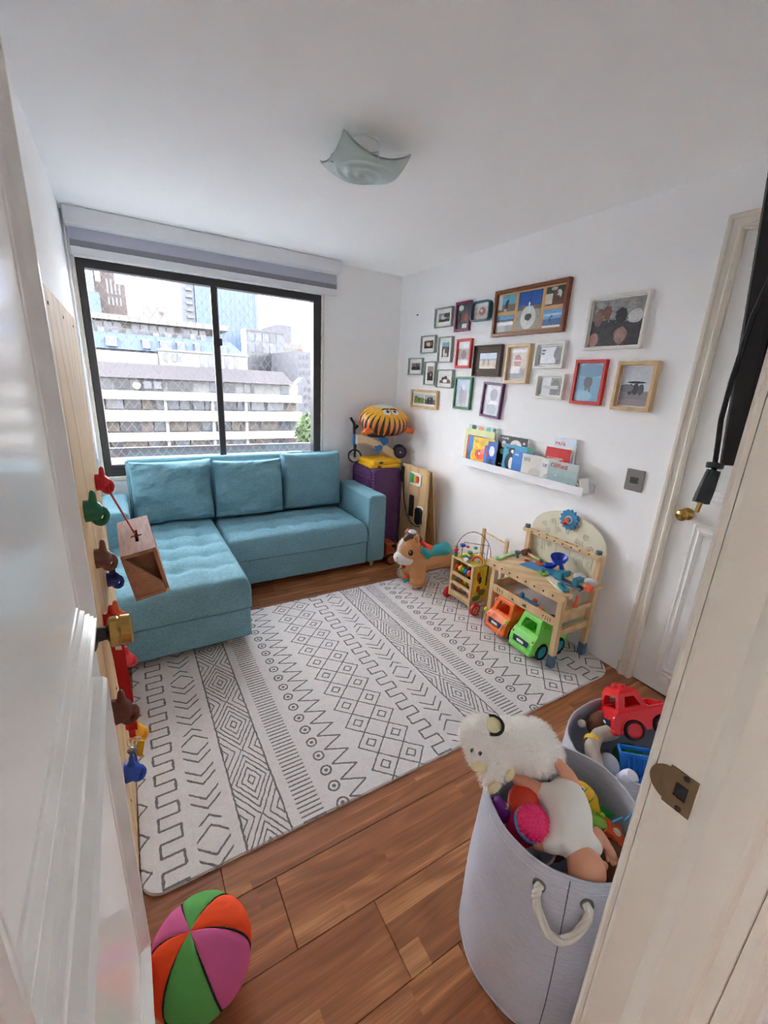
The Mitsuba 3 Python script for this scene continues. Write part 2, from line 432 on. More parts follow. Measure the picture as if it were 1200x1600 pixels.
# the hall behind the camera
HX0, HX1, HY0 = -.62, 1.05, -3.3
struct('floor_hall', bx(HX0, HX1, HY0, -.35, -.06, 0), 'floor_wood')
struct('ceiling_hall', bx(HX0, HX1, HY0, .06, HC, HC + .1), 'ceiling_paint')
struct('wall_hall_left', bx(HX0 - .1, HX0, HY0, .06, 0, HC), 'wall_paint')
struct('wall_hall_right', bx(HX1, HX1 + .1, HY0, .06, 0, HC), 'wall_paint')
struct('wall_hall_back', bx(HX0, HX1, HY0 - .1, HY0, 0, HC), 'wall_paint')
# ------------------------------------------------------------------ outside the window
for n, c, r in (('facade_white_dimmed', '6e6d6b', .8), ('facade_cream_dimmed', '5f5c58', .8), ('facade_brick', '463d3a', .8), ('facade_grey', '505156', .8), ('roof_tile', '3a373b', .8), ('roof_blue', '35465a', .6),
                ('pane_dark', '36363b', .2), ('pane_mid', '474a50', .2), ('pane_pale', '525458', .3), ('curtain_tan', '4f4943', .8), ('tower_blue', '374b66', .25), ('tower_pale_dimmed', '4c5056', .4), ('tree_green', '3d5128', .8), ('sign_red', '5e1c20', .6), ('asphalt', '55555a', .9)):
    mat(n, c, r)  # outdoor base colours dimmed below their real tone to suit the indoor exposure
GZ = -17.0
struct('ground_street', bx(-60, 90, 5, 230, GZ - 1, GZ), 'asphalt')

# main apartment block across the street
A = thing('apartment_block', 'wide white terraced apartment block with brown tiled mansard and blue metal roof', 'building')
ax0, ax1 = -9.0, 20.2
part(A, 'core', cat(bx(ax0, ax1, 56.6, 72, GZ, .6), bx(ax0, 13.6, 60, 72, .6, 3.2), bx(ax0, 8.5, 62, 74, 3.2, 6.7)), 'facade_white_dimmed')
for z0, z1, xe in ((-1.6, -.7, ax1), (-3.95, -2.75, ax1), (-6.15, -5.2, ax1), (-8.6, -7.6, ax1), (-11, -10, ax1)):
    part(A, 'balcony_parapet', bx(ax0, xe, 55.0, 55.25, z0, z1), 'facade_white_dimmed', label='white balcony parapet')
    part(A, 'balcony_slab', bx(ax0, xe, 55.0, 57, z0, z0 + .18), 'facade_white_dimmed')
cols = ['pane_dark', 'pane_mid', 'curtain_tan', 'pane_pale', 'pane_dark', 'pane_mid']
r2 = random.Random(5)
for z0, z1, warm in ((-2.7, -1.65, 0), (-5.15, -4.1, 1), (-7.6, -6.3, 1), (-9.9, -8.7, 0)):
    x = ax0 + .2
    while x < 19.6:
        w = r2.choice([1.3, 1.7, 2.2, 1.1]); w = min(w, 19.9 - x)
        m = r2.choice(['pane_dark', 'pane_mid', 'curtain_tan', 'curtain_tan', 'pane_mid'] if warm else cols)
        part(A, 'window', bx(x, x + w - .12, 56.0, 56.12, z0, z1), m)
        x += w + (0.35 if r2.random() < .3 else 0)
    for xx in (-1.9, 4.15, 9.2, 13.1):
        part(A, 'pillar', bx(xx - .15, xx + .15, 55.3, 56.6, z0 - .1, z1 + .2), 'facade_white_dimmed')
# storey under the brown mansard: dormers and windows
for x0, x1, m in ((-2.0, -.9, 'pane_mid'), (-.6, .8, 'pane_dark'), (.95, 1.9, 'pane_pale'), (4.7, 6.1, 'pane_dark'), (6.3, 7.3, 'pane_dark'), (9.2, 10.5, 'pane_mid'), (10.8, 12.1, 'pane_dark'), (13.2, 13.9, 'pane_pale'), (14.1, 14.4, 'pane_dark'), (17.9, 18.9, 'pane_mid')):
    part(A, 'window', bx(x0, x1, 56.45, 56.62, -.6, .45), m)
part(A, 'attic_wall', bx(1.9, 4.1, 55.9, 56.6, -.7, .7), 'roof_tile', label='brown tiled attic wall')
for x0 in (2.2, 3.2):
    part(A, 'dormer_window', bx(x0, x0 + .75, 55.8, 55.95, -.45, .35), 'pane_pale')
part(A, 'satellite_dish', lathe([(0, 0), (.3, -.06), (.42, -.16)], 20, 'y', (1.5, 55.6, -.1)), 'facade_white_dimmed')
def slope(x0, x1, xr, y0, y1, z0, z1):
    v = [(x0, y0, z0), (x1, y0, z0), (xr, y1, z1), (x0, y1, z1), (x0, y1 + 1, z0), (x1, y1 + 1, z0), (xr, y1 + 1, z1), (x0, y1 + 1, z1)]
    return hullpts(v)
part(A, 'mansard_roof', slope(ax0, 19.3, 18.1, 55.2, 56.4, .65, 2.15), 'roof_tile', label='brown tiled mansard roof')
part(A, 'terrace_parapet', bx(ax0, 4.0, 57.6, 57.8, 2.0, 3.35), 'facade_white_dimmed')
part(A, 'penthouse', cat(bx(4.1, 13.9, 57.2, 60, 2.1, 3.75), bx(4.0, 14.1, 57.0, 60, 3.72, 3.9)), 'facade_white_dimmed', label='white penthouse storey')
for x0, x1, m in ((4.5, 4.95, 'pane_mid'), (5.4, 5.9, 'pane_mid'), (6.0, 6.4, 'pane_pale'), (8.4, 8.9, 'pane_pale'), (9.3, 10.6, 'pane_pale'), (11.2, 11.6, 'pane_mid'), (12.3, 12.7, 'pane_pale')):
    part(A, 'window', bx(x0, x1, 57.1, 57.22, 2.6 if x1 - x0 < .6 and x0 < 7 else 2.2, 3.45), m)
br = slope(ax0, 14.3, 12.5, 58.4, 59.6, 3.6, 5.35)
part(A, 'blue_roof', br, 'roof_blue', label='blue ribbed metal roof')
part(A, 'roof_ribs', cat(*[xf(bx(x - .03, x + .03, -.04, .0, 0, 2.05), frame_at((0, 58.4, 3.6), (1, 0, 0), (0, .825, -.566), (0, .566, .825))) for x in np.arange(-2, 12.4, .32)]), 'roof_blue', stuff=True)
for x0, x1 in ((-.9, .2), (2.6, 3.4), (4.4, 5.6), (6.2, 7), (8.1, 8.7), (11, 11.7)):
    part(A, 'roof_window', bx(x0, x1, 58.3, 59.4, 3.85, 4.75), 'pane_mid')
    part(A, 'roof_window_frame', bx(x0 - .08, x1 + .08, 58.28, 59.6, 4.75, 4.85), 'facade_white_dimmed')
part(A, 'terrace_rail', cat(bx(ax0, 12, 59.4, 59.45, 5.75, 5.85), *[bx(x, x + .05, 59.4, 59.45, 5.3, 5.8) for x in np.arange(-2, 12, .6)]), 'facade_grey')
for k in range(13):
    x0 = -1.8 + k * .92
    part(A, 'window', bx(x0, x0 + .74, 61.9, 62.05, 5.45, 6.6), ['pane_dark', 'pane_mid', 'pane_dark', 'curtain_tan', 'pane_pale', 'pane_mid'][k % 6])
for k in range(9):
    x0 = -1.6 + k * 1.35 + r2.uniform(-.2, .2)
    part(A, 'air_conditioner', bx(x0, x0 + .6, 59.8, 60.3, 5.35, 5.35 + r2.uniform(.35, .6)), r2.choice(['facade_white_dimmed', 'facade_grey', 'pane_mid']))
part(A, 'roof_slab', bx(ax0, 12.6, 60.6, 74, 6.75, 7.35), 'facade_cream_dimmed', label='cream roof slab')
part(A, 'plant_box', bx(13.2, 19.6, 55.5, 55.8, -7.5, -7.1), 'tree_green')

B = thing('brick_tower', 'tall brown brick office tower with vertical window slots, at the top left of the window', 'building')
part(B, 'wall', bx(-1.9, 2.1, 80, 95, GZ, 13.4), 'facade_brick'); part(B, 'upper_wall', bx(-.9, .9, 81, 95, 13, 19), 'facade_brick')
part(B, 'glass_wing', bx(-14, -1.7, 79, 95, GZ, 16.5), 'tower_pale_dimmed', label='pale blue glass wing')
part(B, 'glass_bay', bx(-2.9, -1.2, 78.5, 80, GZ, 11.7), 'tower_blue')
for k in range(4):
    part(B, 'window', bx(-.25 + k * .5, -.02 + k * .5, 79.93, 80, 11.9, 13.3 + .6 * (k < 2)), 'pane_pale'); part(B, 'window', bx(-.25 + k * .5, -.02 + k * .5, 79.93, 80, 10.4, 11.5), 'pane_pale')
C_ = thing('glass_tower', 'tall blue glass curtain-wall tower behind the white apartment block', 'building')
part(C_, 'curtain_wall', bx(17.5, 31.6, 120, 140, GZ, 40), 'tower_blue', label='blue mirror glass')
part(C_, 'stair_core', bx(14.4, 17.4, 120.5, 140, GZ, 40), 'tower_pale_dimmed', label='pale ribbed side')
for z in np.arange(8, 34, 1.5): part(C_, 'balcony', bx(14.6 + .9, 16.9, 119.8, 120.6, z, z + .55), 'pane_mid')
part(C_, 'mullions', cat(*[bx(x, x + .08, 119.9, 120, GZ, 40) for x in np.arange(17.9, 31.6, 1.1)]), 'tower_pale_dimmed', stuff=True)
part(C_, 'edge_strip', bx(31.6, 32.3, 119.8, 130, GZ, 40), 'tower_pale_dimmed')
E_ = thing('rooftop_house', 'small cream rooftop block behind the roof slab', 'building')
part(E_, 'wall', bx(4.0, 7.0, 74.2, 79, GZ, 10.4), 'facade_cream_dimmed'); part(E_, 'vent', bx(5.9, 6.4, 74.1, 74.2, 9.3, 9.6), 'facade_brick')
F_ = thing('glass_office', 'grey green glass office block right of the blue tower', 'building')
part(F_, 'wall', bx(18.2, 24.4, 75.3, 78.5, GZ, 8.4), 'pane_mid'); part(F_, 'roof_edge', bx(18.2, 24.5, 75, 78.5, 8.4, 8.75), 'pane_dark')
for k in range(4):
    for j in range(5):
        part(F_, 'window', bx(18.5 + j * 1.18, 19.55 + j * 1.18, 75.15, 75.35, 6.9 - k * 1.7, 8.2 - k * 1.7), ['tower_pale_dimmed', 'pane_mid', 'tower_pale_dimmed', 'pane_dark'][(k * 2 + j) % 4] if k < 2 else 'pane_dark')
G_ = thing('beige_tower', 'beige office tower with rows of small square windows', 'building')
part(G_, 'wall', bx(30.5, 35, 95, 110, GZ, 8.6), 'facade_cream_dimmed'); part(G_, 'top_block', bx(30.4, 33.7, 98, 110, 8, 12.4), 'facade_grey')
for k in range(9):
    for j in range(5): part(G_, 'window', bx(31 + j * .8, 31.4 + j * .8, 94.9, 95, 7.3 - k, 7.75 - k), 'pane_mid')
H_ = thing('red_sign', 'red square rooftop sign beside the beige tower', 'sign')
part(H_, 'panel', bx(32.2, 33.3, 89.8, 90, 5.8, 7.2), 'sign_red'); part(H_, 'emblem', cat(bx(32.45, 33.05, 89.75, 89.8, 6.2, 6.35), bx(32.45, 33.05, 89.75, 89.8, 6.6, 6.75), bx(32.7, 32.8, 89.75, 89.8, 6.1, 6.9)), 'facade_white_dimmed'); part(H_, 'post', bx(32.6, 32.9, 90, 90.3, GZ, 5.8), 'dark_alu')
I_ = thing('grey_apartments', 'grey apartment building at the far right of the window', 'building')
part(I_, 'wall', cat(bx(22.2, 34, 62, 75, GZ, 5.2), bx(20.9, 27, 60, 62, GZ, .4), hullpts([(20.9, 60, .4), (23.4, 60, .4), (22.2, 60, 1.6), (20.9, 62, .4), (23.4, 62, .4), (22.2, 62, 1.6)])), 'facade_grey')
for k in range(7):
    for j in range(3): part(I_, 'window', bx(22.4 + j * .6, 22.75 + j * .6, 61.9 if k < 4 else 59.9, 62.1, 4.2 - k * 1.1, 4.7 - k * 1.1), 'pane_dark')
tr = thing('street_tree', 'bright green street tree at the lower right of the window', 'tree')
part(tr, 'trunk', cyl((19.6, 50, GZ), (19.6, 50, -6), .25, 8), 'facade_brick')
lv = []
for k in range(900):
    d = rng.normal(size=3); d /= np.linalg.norm(d); c = np.array([19.7, 50, -4.9]) + d * np.array([1.9, 1.9, 2.4]) * rng.uniform(.55, 1)
    e = rng.normal(size=(3, 3)) * .28; lv.append(trimesh.Trimesh(c + e, [[0, 1, 2]], process=False))
part(tr, 'foliage', cat(lv), 'tree_green', stuff=True)

# rail and safety net just outside the glass
mat('rail_grey', '55555a', .6); mat('net_white', '8e8e92', .7)
rl = thing('balcony_rail', 'grey horizontal rail crossing outside the window above the sofa back', 'rail')
put(rl, rbox(WX0 - .1, WX1 + .1, YB + .25, YB + .29, .845, .918, .008, 6), 'rail_grey')
nt = thing('safety_net', 'fine white diamond safety net stretched outside the window', 'net')
nb = []
yy, sp_ = YB + .23, .062
W_, H_n = WX1 - WX0, WZ1 - WZ0
for sgn in (1, -1):
    for c in np.arange(-H_n * .75, W_ + .001, sp_):
        # line u = c + .75 * h (or mirrored)
        h0, h1 = max(0, -c / .75), min(H_n, (W_ - c) / .75)
        if h1 - h0 < .02: continue
        u0, u1 = c + .75 * h0, c + .75 * h1
        if sgn < 0: u0, u1 = W_ - u0, W_ - u1
        nb.append(tube([(WX0 + u0, yy, WZ0 + h0), (WX0 + u1, yy, WZ0 + h1)], .0011, 4, cap=False))
put(nt, cat(nb), 'net_white')
# ------------------------------------------------------------------ rug
RX0, RX1, RY0, RY1 = -0.105, 2.235, 1.063, 2.575


def _rug(p, n, uv):
    x, y = p.x, p.y
    dark = mi.Float(0)
    lw = 0.0045
    wob = (mikit.noise(x * 90, y * 90) - .5) * .004
    x = x + wob

    def L(d, w=lw): return 1 - mikit.smoothstep(w * .6, w * 1.25, dr.abs(d))
    def on(c): return dr.select(c, mi.Float(1), mi.Float(0))
    def fr(v, per): return v - (dr.floor(v / per) + .5) * per
    def tri(v, per): return dr.abs(v / per - dr.floor(v / per + .5)) * 2
    def unit(x, o):
        # meander
        c = x - o + .016
        sgn = dr.select(fr(y, .097) > 0, mi.Float(.034), mi.Float(-.034))
        out = dr.maximum(L(c - sgn) * on(dr.abs(c) < .05), L(dr.abs(fr(y, .097)) - .0) * on(dr.abs(c) < .036))
        out = dr.maximum(out, L(dr.abs(fr(y, .097)) - .0485) * on(dr.abs(c) < .036))
        # chevrons, pairs pointing to the near edge, hexagons between
        ax = dr.abs(x - o - .106)
        v = y - 1.686 - dr.floor((y - 1.686 + .03) / .437) * .437
        w = mi.Float(0)
        for t in (0.0, -.041 + .437): w = dr.maximum(w, L(v - t + .85 * ax, lw * 1.2))
        w = dr.maximum(w, L(v + .85 * ax - .396, lw * 1.2))
        for t in (.286, .244, .174, .134, .066, .025): w = dr.maximum(w, L(v - t - .85 * ax, lw * 1.2))
        out = dr.maximum(out, w * on(ax < .052))
        # nested diamonds between two lines
        ax = dr.abs(x - o - .270)
        d = ax + .6 * dr.abs(fr(y - 1.319 + .155, .31))
        e = dr.abs(.075 - ax) + .6 * dr.abs(fr(y - 1.319, .31))
        w = mi.Float(0)
        for t in (.014, .036, .056, .075): w = dr.maximum(w, L(d - t, lw * .75))
        for t in (.022, .048): w = dr.maximum(w, L(e - t, lw * .75))
        w = dr.maximum(w, L(d - .095, lw * .75) * on(e > .055))
        out = dr.maximum(out, w * on(ax < .075))
        out = dr.maximum(out, L(ax - .075, lw * .8))
        # comb
        out = dr.maximum(out, L(fr(y, .0195), .0034) * on(dr.abs(x - o - .428) < .043))
        # ringed dots
        r = dr.sqrt(dr.square(x - o - .539) + dr.square(fr(y - 1.144 + .0385, .0775)))
        out = dr.maximum(out, dr.maximum(L(r - .0205, .0042), 1 - mikit.smoothstep(.0065, .009, r)))
        # zigzag
        c = x - o - .618
        out = dr.maximum(out, L((c - (tri(y - 1.117, .0800) - .5) * -.092) * .45, lw) * on(dr.abs(c) < .0475))
        # lattice of diamonds, every other one with an inner diamond
        s, t = (x - o - .765) / .125, (y - 1.135) / .123
        a, b = s + t, s - t
        fa, fb = dr.abs(a - dr.floor(a) - .5), dr.abs(b - dr.floor(b) - .5)
        ga, gb = dr.abs(a - dr.floor(a + .5)), dr.abs(b - dr.floor(b + .5))
        k = dr.floor(a + .5) + dr.floor(b + .5)
        odd = dr.abs(k * .5 - dr.floor(k * .5)) > .25
        w = dr.maximum(L(dr.minimum(fa, fb) * .088, .0034), L((dr.maximum(ga, gb) - .19) * .088, .0036) * dr.select(odd, mi.Float(0), mi.Float(1)))
        return dr.maximum(out, w * on((s > -.52) & (s < 1.52)))
    for o in (-1.033, 0.0, 1.033, 2.066):
        dark = dr.maximum(dark, unit(x, o))
    e = dr.select(n.z > .5, mi.Float(1), mi.Float(0))
    grain = mikit.noise(p.x * 420, p.y * 300)
    base = mikit.mix(lin('cfc9c6'), lin('e0dcda'), grain * .7 + .3 * mikit.noise(p.x * 60, p.y * 60))
    fleck = mikit.noise(p.x * 700, p.y * 700)
    return mikit.mix(base, lin('3b3838'), dark * e * dr.clip(.62 + .5 * fleck, 0, 1) * .92)


def _weave(p, n, uv): return mikit.noise(p.x * 380, p.y * 260) * .5 + .5 * mikit.noise(p.x * 120, p.y * 120)


mat('rug_print', mikit.proc(_rug), .95, spec=.1, bump=mikit.proc(_weave, 1e-3), bscale=.0015)
rug = thing('rug', 'cream rug with black tribal line pattern covering the wooden floor', 'rug')
rp = sbox(RX0, RY0, RX1, RY1).buffer(-.06).buffer(.06, quad_segs=8)
rp = rp.difference(sbox(RX1 - .13, RY0 - .1, RX1 + .1, RY0 + .13)).union(Point(RX1 - .13, RY0 + .13).buffer(.13).intersection(sbox(RX1 - .14, RY0 - .1, RX1 + .1, RY0 + .14)))
put(rug, cat(ext(rp.buffer(.003), .005, at=.0004), ext(rp, .0085, at=.0008)), 'rug_print')

# ------------------------------------------------------------------ sofa


def _linen(p, n, uv):
    a = mikit.noise(p.x * 300, p.y * 300, p.z * 70); b = mikit.noise(p.x * 70, p.y * 70, p.z * 330); c = mikit.fbm(p.x * 9, p.y * 9, p.z * 9)
    return mikit.mix(lin('54828d'), lin('8db6c3'), dr.clip(.36 * a + .36 * b + .4 * c - .06, 0, 1))


def _linen_b(p, n, uv): return mikit.noise(p.x * 420, p.y * 420, p.z * 420)


mat('sofa_linen', mikit.proc(_linen), .9, spec=.15, bump=mikit.proc(_linen_b, 6e-4), bscale=.0009, sheen=.3)
mat('leg_wood', 'c8a98a', .5)
so = thing('corner_sofa', 'teal linen corner sofa with tufted seat and long chaise under the window', 'sofa')


def cushion_top(x0, x1, y0, y1, z0, z1, tx, ty, dip=.020, crown=.026, r=.045):
    """Upholstered block with rounded edges and a tufted top."""
    nx, ny = max(18, int((x1 - x0) / .018)), max(18, int((y1 - y0) / .018))
    def top(u, v):
        X = x0 + u * (x1 - x0); Y = y0 + v * (y1 - y0)
        ex = np.minimum(X - x0, x1 - X); ey = np.minimum(Y - y0, y1 - Y)
        def drop(e): return np.where(e < r, r - np.sqrt(np.maximum(r * r - (r - e) ** 2, 0)), 0)
        Z = z1 - drop(ex) - drop(ey) + crown * np.sin(PI * u) ** .5 * np.sin(PI * v) ** .5 * (.35 + .65 * np.abs(np.sin(PI * (Y - ty[0]) / (ty[1] - ty[0]))) ** .6) * (.75 + .25 * np.abs(np.sin(PI * (X - tx[0]) / (tx[1] - tx[0]))) ** .6)
        k = np.zeros_like(Z)
        for a in tx:
            for b in ty:
                d = np.hypot(X - a, Y - b); k = np.maximum(k, np.exp(-(d / .045) ** 2))
        for b in ty: k = np.maximum(k, .42 * np.exp(-((Y - b) / .012) ** 2) * np.clip(ex / .06, 0, 1))
        for a in tx: k = np.maximum(k, .25 * np.exp(-((X - a) / .014) ** 2) * np.clip(ey / .06, 0, 1))
        wv = meshkit.fbm(np.stack([X * 7, Y * 7, X * 0], -1), 3, 2) - .5
        return np.stack([X, Y, np.maximum(Z - dip * k + wv * .006, z0 + .01)])
    u = (1 - np.cos(np.linspace(0, PI, nx))) / 2
    g = grid(nx, ny, lambda a, b: top(.5 - .5 * np.cos(PI * a) * 1 if False else a * .7 + .3 * (.5 - .5 * np.cos(PI * a)), b * .7 + .3 * (.5 - .5 * np.cos(PI * b))))
    V = g.vertices.reshape(nx, ny, 3)
    loop = np.vstack([V[:, 0], V[-1, 1:], V[-2::-1, -1], V[0, -2:0:-1]])
    k = len(loop); lo = loop.copy(); lo[:, 2] = z0
    v = np.vstack([loop, lo]); i = np.arange(k); j = (i + 1) % k
    s = trimesh.Trimesh(v, np.vstack([np.stack([i, i + k, j + k], 1), np.stack([i, j + k, j], 1)]), process=False)
    m = cat(g, s); m.merge_vertices(); return m


part(so, 'chaise', cushion_top(-.19, .507, 2.203, 3.44, .247, .425, (-.02, .16, .34), (2.43, 2.62, 2.81, 3.0, 3.19)), 'sofa_linen', 40, label='tufted chaise cushion')
part(so, 'chaise_base', rbox(-.187, .503, 2.210, 3.50, .055, .245, .018, 8), 'sofa_linen', 40)
part(so, 'seat', cushion_top(.51, 1.597, 2.843, 3.44, .250, .405, (.69, .87, 1.05, 1.23, 1.41), (3.03, 3.21), r=.05), 'sofa_linen', 40, label='tufted seat cushion')
part(so, 'seat_base', rbox(.505, 1.60, 2.853, 3.50, .055, .247, .014, 8), 'sofa_linen', 40)
part(so, 'armrest', rbox(1.602, 1.765, 2.838, 3.46, .055, .628, .03, 10), 'sofa_linen', 40)
part(so, 'armrest', rbox(-.198, -.04, 2.93, 3.46, .40, .655, .03, 10), 'sofa_linen', 40)
part(so, 'backrest', cat(rbox(-.035, 1.60, 3.475, 3.556, .055, .885, .03, 10)), 'sofa_linen', 40)
part(so, 'piping', tube([(1.756, 2.847, .09), (1.756, 2.847, .595), (1.748, 2.85, .612), (1.735, 2.848, .6195), (1.63, 2.848, .6195), (1.616, 2.85, .612), (1.611, 2.847, .595), (1.611, 2.847, .09)], .0028, 6), 'sofa_linen')
for x, y in ((1.675, 2.905), (.385, 2.27), (-.15, 2.27), (1.70, 3.42)):
    part(so, 'leg', lathe([(0, 0), (.014, 0), (.022, .055), (0, .056)], 16, loc=(x, y, .0095 if y < 2.5 else 0)), 'leg_wood', 30, label='short pale wooden leg')

gx = ((.250, .545, .455, 'leftmost back cushion, over the chaise, creased at its top edge'), (.790, .525, .44, 'middle back cushion, lower than its neighbours and overlapping the right one'), (1.322, .525, .475, 'rightmost back cushion, tall and smooth, beside the armrest'))
for k, (cx, w, h, t) in enumerate(gx):
    ck = thing('back_cushion', 'teal linen ' + t, 'cushion', 'back cushions of the sofa')
    m = pillow(w, h, .185, 44, seed=k + 1, wr=(.042, .036, .018)[k], pw=.28)
    part(ck, 'cover', mv(m, (cx, 3.37 - .012 * (k == 1) + .02 * (k == 2), .437 + h / 2 - .004), (-5, 0, (1.5, -1, 0)[k])), 'sofa_linen', True)
    a = np.linspace(0, 2 * PI, 60, endpoint=False)
    def sq(a, w, h):
        c, s = np.cos(a), np.sin(a); q = (np.abs(c) ** 12 + np.abs(s) ** 12) ** (-1 / 12)
        return np.stack([c * q * w / 2 * .985, 0 * c, s * q * h / 2 * .985], -1)
    part(ck, 'piping', mv(tube(sq(a, w, h), .0035, 6, closed=True), (cx, 3.37 - .012 * (k == 1) + .02 * (k == 2), .437 + h / 2 - .004), (-5, 0, (1.5, -1, 0)[k])), 'sofa_linen', True)
# ------------------------------------------------------------------ climbing board on the left wall, and what hangs on it
for n, c, r in (('hold_red', 'c4161c', .3), ('hold_green', '12633f', .3), ('hold_brown', '6b3f30', .4), ('hold_blue', '1f4fb4', .35), ('hold_navy', '10246e', .35), ('hold_orange', 'f0641e', .35), ('hold_pink', 'd8323f', .35), ('hold_yellow', 'f0a821', .35), ('hold_darkbrown', '5a2a1c', .4)):
    mat(n, c, r)
cb = thing('climbing_board', 'tall pine plywood climbing board with coloured holds on the left wall', 'climbing board')
BXF = -.112
part(cb, 'panel', bx(BXF - .02, BXF, .985, 1.952, .0105, 1.655, .0015), 'plywood', label='pale plywood sheet')
part(cb, 'batten', bx(XL + .002, BXF - .0205, 1.02, 1.07, .01, 1.6), 'pine'); part(cb, 'batten', bx(XL + .002, BXF - .0205, 1.86, 1.91, .01, 1.6), 'pine')


def hold(s=1.0):
    z = [((0.003, 0, 0), .027, (.026, 0, 0), .024), ((.024, 0, .002), .014, (.026, .0, .043), .0085), ((.024, 0, .0), .013, (.03, 0, -.026), .010)]
    c = np.array([.038, 0, -.014])
    q = [c + .019 * np.array([math.cos(a), 0, math.sin(a)]) for a in np.linspace(0, 2 * PI, 9)]
    z += [(q[i], .0085, q[i + 1], .0085) for i in range(8)]
    m = blob([(np.array(a), b, np.array(c_), d) for a, b, c_, d in z], .004, 4)
    m.apply_scale([.78 * s, s, s]); return m


hm = hold(1.0)
for y, z, s, m, t in ((1.758, 1.112, 1.1, 'hold_red', 'red hold with the wooden box hanging from it'), (1.255, 1.150, 1.05, 'hold_green', 'dark green hold'), (1.335, .99, 1.05, 'hold_brown', 'brown hold'), (1.62, .80, 1.0, 'hold_navy', 'navy blue hold behind the wooden box'),
                      (1.30, .808, 1.0, 'hold_red', 'red hold with the lanyard'), (1.47, .735, 1.05, 'hold_orange', 'orange hold'), (1.73, .405, 1.05, 'hold_pink', 'bright red hold'), (1.14, .625, 1.25, 'hold_darkbrown', 'dark brown hold'),
                      (1.575, .18, 1.25, 'hold_yellow', 'yellow hold'), (1.20, .36, 1.1, 'hold_blue', 'blue hold')):
    part(cb, 'hold', mv(hm, (BXF, y, z), s=s), m, True, label=t)
for y, z in ((1.2, 1.62), (1.5, 1.62), (1.8, 1.62), (1.25, .2), (1.5, .5), (1.35, .55), (1.6, .6)):
    part(cb, 'screw', lathe([(0, .002), (.004, .0016), (.0045, 0)], 10, 'x', (BXF, y, z)), 'dark_metal')

# wooden box hanging on a red cord


def _box_wood(p, n, uv):
    g = mikit.noise(p.x * 260, p.y * 26, p.z * 260); w = mikit.fbm(p.x * 30, p.y * 8, p.z * 30)
    return mikit.mix(lin('b98a68'), lin('8a573a'), dr.clip(.45 * g + .6 * w - .1, 0, 1))


mat('box_wood', mikit.proc(_box_wood), .5)
wb = thing('wooden_box', 'open reddish wooden box with a diagonal front slat, hanging from a red cord', 'wooden box')
ex = np.array([.985, .02, .17]); ex /= np.linalg.norm(ex); ey = np.array([-.150, .99, .0]); ey -= ex * (ex @ ey); ey /= np.linalg.norm(ey); ez = np.cross(ex, ey)
MB = frame_at((-.030, 1.40, .805), ex, ey, ez)
w, d, h, t = .098, .33, .158, .011
slot = sbox(0, 0, w, d).difference(sbox(.047, .09, .057, .20)).difference(sbox(.036, .138, .068, .15))
part(wb, 'lid', xf(ext(slot, t, at=h - t), MB), 'box_wood', label='lid with a cross-shaped slot')
part(wb, 'base', xf(bx(0, w, 0, d, 0, t, .001), MB), 'box_wood')
part(wb, 'side_panel', xf(bx(0, t, 0, d, t, h - t, .001), MB), 'box_wood')
part(wb, 'side_panel', xf(bx(w - t, w, 0, d, t, h - t, .001), MB), 'box_wood')
part(wb, 'back_panel', xf(bx(t, w - t, d - t, d, t, h - t), MB), 'box_wood')
part(wb, 'inner_panel', xf(bx(t, w - t, .05, .058, t, h - t), MB), 'box_wood')
part(wb, 'front_panel', xf(ext(Polygon([(t, t), (w - t, t), (t, h - t)]), .008, 'xz', .003), MB), 'box_wood', label='triangular front panel')
part(wb, 'front_slat', xf(ext(Polygon([(t, h - t), (t, h - t - .030), (w - t - .004, t), (w - t, t), (w - t, t + .028)]), .014, 'xz', -.009), MB), 'box_wood', label='diagonal front slat')
part(wb, 'corner_block', xf(ell((w - .006, -.002, .006), (.006, .006, .006), 8), MB), 'pine', True)
mat('cord_red', 'a8221c', .7)
sl = (MB @ np.array([.052, .15, h - .004, 1]))[:3]; sl2 = (MB @ np.array([.052, .17, h - .02, 1]))[:3]
hk = np.array([BXF + .037, 1.752, 1.10])
part(wb, 'cord', cat(tube([hk + (0, -.01, .004), hk + (.0, -.012, -.02), sl], .0026, 6), tube([hk + (0, .012, .004), hk + (.0, .012, -.02), sl2], .0026, 6), tube([hk + (0, -.01, .004), hk + (-.012, -.008, .01), hk + (-.012, .01, .01), hk + (0, .012, .004)], .0026, 6)), 'cord_red', label='red cord')

# lanyard with keys
mat('strap_red', 'b81a1e', .6); mat('key_yellow', 'd7a51c', .4)
ly = thing('lanyard', 'red lanyard strap with a bunch of keys hanging on a climbing hold', 'lanyard')


def ribbon(pts, w, wdir, t=.0012):
    p = np.asarray(pts, float); wd = np.asarray(wdir, float); wd = wd / np.linalg.norm(wd)
    n = np.cross(np.gradient(p, axis=0), wd); n /= np.linalg.norm(n, axis=1, keepdims=True)
    r = [p - wd * w / 2 - n * t / 2, p + wd * w / 2 - n * t / 2, p + wd * w / 2 + n * t / 2, p - wd * w / 2 + n * t / 2]
    v = np.stack(r, 1).reshape(-1, 3); f = []
    for i in range(len(p) - 1):
        for q in range(4):
            a, b = i * 4 + q, i * 4 + (q + 1) % 4
            f += [[a, b, b + 4], [a, b + 4, a + 4]]
    return trimesh.Trimesh(v, f, process=False)


